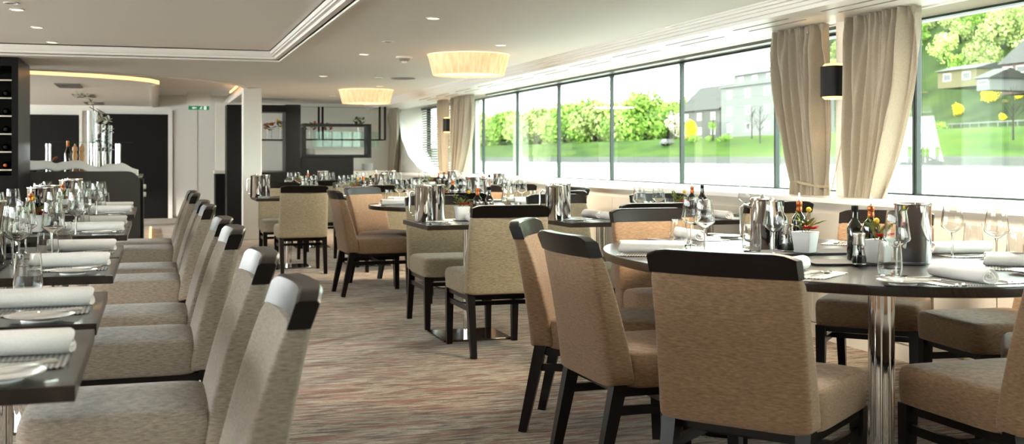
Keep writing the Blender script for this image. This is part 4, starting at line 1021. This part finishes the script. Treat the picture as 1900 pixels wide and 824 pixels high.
def crown_mesh(name, m_, seed, r=4., h=5., n=16, sub=3):
    rnd = random.Random(seed); m = MB(); lumps = []
    for k in range(n):
        a = rnd.random() * 2 * PI; q_ = rnd.random() ** .5 * r * .75; z = rnd.random()
        lumps.append((Vector((q_ * math.cos(a) * (1 - .45 * z), q_ * math.sin(a) * (1 - .45 * z), z * h)), r * rnd.uniform(.32, .52)))
    for c_, s in lumps:
        for k in range(110 if sub > 2 else 60):
            d = Vector((rnd.gauss(0, 1), rnd.gauss(0, 1), rnd.gauss(0, 1))).normalized(); p = c_ + d * s * rnd.uniform(.6, 1.08)
            q_ = r * rnd.uniform(.05, .1); x = (d.orthogonal() + Vector((rnd.gauss(0, .5), rnd.gauss(0, .5), rnd.gauss(0, .5)))).normalized(); y = (d + Vector((rnd.gauss(0, .6), rnd.gauss(0, .6), rnd.gauss(0, .6)))).cross(x).normalized()
            m.add([p - x * q_, p - y * q_ * .7, p + x * q_, p + y * q_ * .7], [(0, 1, 2), (0, 2, 3)])
    me = bpy.data.meshes.new(name); me.from_pydata(m.v, [], m.f); me.materials.append(MATS[m_])
    return me
trunk_me = MB().tube([(0, 0, 0), (.1, 0, 3), (-.1, .1, 7)], [.35, .28, .12], 8).mesh('trunk', 'bark')
CR = [crown_mesh('crown', 'crown_green', 1), crown_mesh('crown', 'crown_olive', 2), crown_mesh('crown', 'crown_light', 3)]
CY = crown_mesh('crown', 'crown_yellow', 4, 2.2, 2.0, 10, 2); CBL = crown_mesh('crown', 'crown_blossom', 5, 3, 4, 12, 2); CSH = crown_mesh('crown', 'crown_green', 6, 2., 1.2, 8, 2)
def tree(X, Y, s, cr, label, grp=None, lift=3.2, zs=1.0):
    o = empty('tree', (X, Y, terrain(X, Y) - 1.0), random.random() * 6, label, 'tree', grp)
    t = ob('trunk', trunk_me, o); c_ = ob('crown', cr, o, (0, 0, lift)); o.scale = (s, s, s * zs); return o
kinds = ['dark green', 'olive green', 'pale green']
rt = random.Random(5)
for k in range(46):
    Y = 235 + k * 6.2 + rt.uniform(-2, 2); X = 134 + rt.uniform(-5, 9); i = rt.choice((0, 0, 1, 2))
    if Y < 286: continue
    tree(X, Y, rt.uniform(1.6, 2.1), CR[i], kinds[i] + ' leafy tree of the dense wood along the far bank', 'trees of the far wood', 1.4, 1.0)
for k in range(40):
    Y = 300 + k * 7 + rt.uniform(-2, 2); X = 152 + rt.uniform(-3, 8); i = rt.choice((0, 1, 1, 2))
    tree(X, Y, rt.uniform(1.7, 2.4), CR[i], kinds[i] + ' leafy tree of the dense wood along the far bank', 'trees of the far wood', 1.2, 1.0)
for k in range(110):       # hillside wood
    X = rt.uniform(150, 262); Y = X * rt.uniform(1.02, 1.55)
    if terrain(X, Y) < 15 or X - .62 * Y < -15: continue
    i = rt.choice((0, 1, 1, 2))
    tree(X, Y, rt.uniform(.7, 1.3), CR[i], kinds[i] + ' tree on the steep hillside seen through the near window', 'trees of the hillside', 2.2)
def pxX(x, X):                       # Y of the point at distance plane X under photo column x
    return onX(x, 300, X)[0]
def shrub(x, X, s, cr, label, nm='shrub', zs=1.0, grp=None, dz=0):
    Y = pxX(x, X); o = tag(ob(nm, cr, None, (X, Y, terrain(X, Y) + dz), x), label, nm, grp); o.scale = (s, s, s * zs); return o
shrub(1284, 124, 1.35, CY, 'round yellow flowering bush before the dark-roofed house', 'bush', 1.3)
shrub(1780, 160, .9, CY, 'small yellow bush high on the hillside', 'bush'); shrub(1838, 165, 1.1, CY, 'wide yellow bush on the hillside above the yellow house', 'bush'); shrub(1893, 165, .8, CY, 'yellow bush on the hillside at the right picture edge', 'bush'); shrub(1862, 152, .5, CY, 'tiny yellow bush behind the pink house', 'bush')
for x, s in ((1290, 1.1), (1318, .8), (1345, 1.0)): shrub(x, 121, s, CSH, 'clipped green hedge bush in front of the white house', 'bush', .9, 'hedge bushes by the white house')
shrub(1740, 128, 1.0, CSH, 'long green hedge below the yellow house', 'hedge', .9)
tree(123, pxX(1252, 123), .95, CBL, 'greyish blossoming tree beside the yellow bush', None, 3.2); tree(121, pxX(1323, 121), .7, CSH, 'young green tree on the bank in front of white house', None, 4.2, 1.3)
def bare_tree(x, X, h, label):
    Y = pxX(x, X); o = empty('bare_tree', (X, Y, terrain(X, Y) - .2), 0, label, 'tree'); rnd = random.Random(int(x))
    MB().tube([(0, 0, 0), (.05, .1, h * .5), (0, 0, h)], [.16, .1, .02], 7).build('trunk', 'bark', o)
    br = MB()
    for k in range(26):
        z = h * rnd.uniform(.3, .95); a = rnd.random() * 6.28; l = (h - z) * .5 + .5
        br.tube([(0, 0, z), (math.cos(a) * l * .5, math.sin(a) * l * .5, z + l * .5), (math.cos(a) * l * .8, math.sin(a) * l * .8, z + l)], [.04, .025, .008], 4)
    br.build('branches', 'bark', o)
bare_tree(1880, 118, 8, 'thin bare tree on the grass in front of the pink house'); bare_tree(1410, 119, 8, 'bare slender tree before the white house'); bare_tree(1395, 121, 7, 'second bare tree before the white house')
def house(x0, x1, X, z_wall, depth, m_, label, floors, roof=None, rise=2.5, base=None, win=3):
    Y1, Y0 = pxX(x0, X), pxX(x1, X); zb = min(terrain(X, Y0), terrain(X, Y1)) - .5 if base is None else base
    o = empty('house', (X, (Y0 + Y1) / 2, 0), 0, label, 'house'); hw = (Y1 - Y0) / 2
    MB().box(0, depth, -hw, hw, zb, z_wall).build('wall', m_, o, smooth=0)
    fh = (z_wall - zb - .5) / floors
    for f in range(floors):
        for k in range(win):
            yc = -hw + 2 * hw * (k + .5) / win; z = zb + .5 + f * fh + fh * .3
            wd = MB().box(-.06, .05, yc - 1.1, yc + 1.1, z, z + fh * .5).build('window', 'trim_white', o, smooth=0)
            MB().box(-.09, -.05, yc - 1.0, yc + 1.0, z + .1, z + fh * .5 - .1).build('pane', 'house_glass', wd, smooth=0)
    if roof:
        MB().add([(-.6, -hw - .5, z_wall), (-.6, hw + .5, z_wall), (depth + .6, hw + .5, z_wall), (depth + .6, -hw - .5, z_wall), (depth / 2, -hw - .5, z_wall + rise), (depth / 2, hw + .5, z_wall + rise)],
                 [(0, 1, 5, 4), (2, 3, 4, 5), (0, 4, 3), (1, 2, 5), (3, 2, 1, 0)]).build('roof', roof, o, smooth=0)
    else:
        MB().box(-.4, depth + .4, -hw - .3, hw + .3, z_wall, z_wall + .35).build('roof', 'house_white', o, smooth=0)
    return o
def zat(x, y, X): return onX(x, y, X)[1]
house(1338, 1442, 126, zat(1390, 158, 126), 14, 'house_white', 'large white modern house with flat roof terrace across the river', 3, win=3)
house(1362, 1442, 130, zat(1390, 138, 130), 9, 'house_white', 'white set-back upper storey of the modern house', 1, base=zat(1390, 158, 126) + .36, roof='roof_slate', rise=1.6, win=3)
house(1262, 1336, 131, zat(1300, 205, 131), 12, 'house_grey', 'grey house with steep dark gabled roof left of the white house', 2, roof='roof_slate', rise=6.5, win=3)
house(1740, 1812, 150, zat(1775, 130, 150), 8, 'house_yellow', 'long pale yellow house on the hillside', 1, win=2, base=zat(1775, 162, 150), roof='roof_slate', rise=1.2)
house(1858, 1960, 142, zat(1880, 118, 142), 10, 'house_pink', 'pink house with grey roof at the right picture edge', 2, win=4, base=zat(1880, 175, 142), roof='roof_slate', rise=4.5)
house(1812, 1836, 134, zat(1840, 150, 140), 8, 'house_white', 'small white house between the yellow and the pink house', 1, win=1, base=zat(1840, 172, 140), roof='roof_slate', rise=1.8)
fn = empty('garden_fence', (131, 0, 0), 0, 'low white garden fence running along the hillside', 'fence')
for k in range(26):
    Y = pxX(1735, 131) - k * 2.2; z = terrain(131, Y)
    MB().box(-.06, .06, Y - .06, Y + .06, z - .2, z + 1.2).build('post', 'house_white', fn, smooth=0)
    MB().box(-.03, .03, Y - 2.2, Y, z + .9, z + 1.1).build('rail', 'house_white', fn, smooth=0)
cY = pxX(1237, 119); cz_ = terrain(119, cY)
cr_ = empty('parked_car', (119, cY, cz_), 0, 'small white car parked on the far bank', 'car')
MB().loft([[(x, y * k, z) for x, y in ((-.85, -2.1), (.85, -2.1), (.85, 2.1), (-.85, 2.1))] for z, k in ((.35, .96), (.6, 1), (.95, .97))]).build('body', 'house_white', cr_, smooth=0)
MB().loft([[(x * k, y * k, z) for x, y in ((-.8, -1.4), (.8, -1.4), (.8, 1.5), (-.8, 1.5))] for z, k in ((.95, 1), (1.5, .8))]).build('cabin', 'house_glass', cr_, smooth=0)
for sy in (-1.3, 1.3): MB().lathe([(.0005, -.9), (.33, -.9), (.33, .9), (.0005, .9)], 14).build('wheel', 'rubber', cr_, loc=(0, sy, .33)).rotation_euler = (0, PI / 2, 0)
for x, y, X in ((1500, 300, 119),): pass
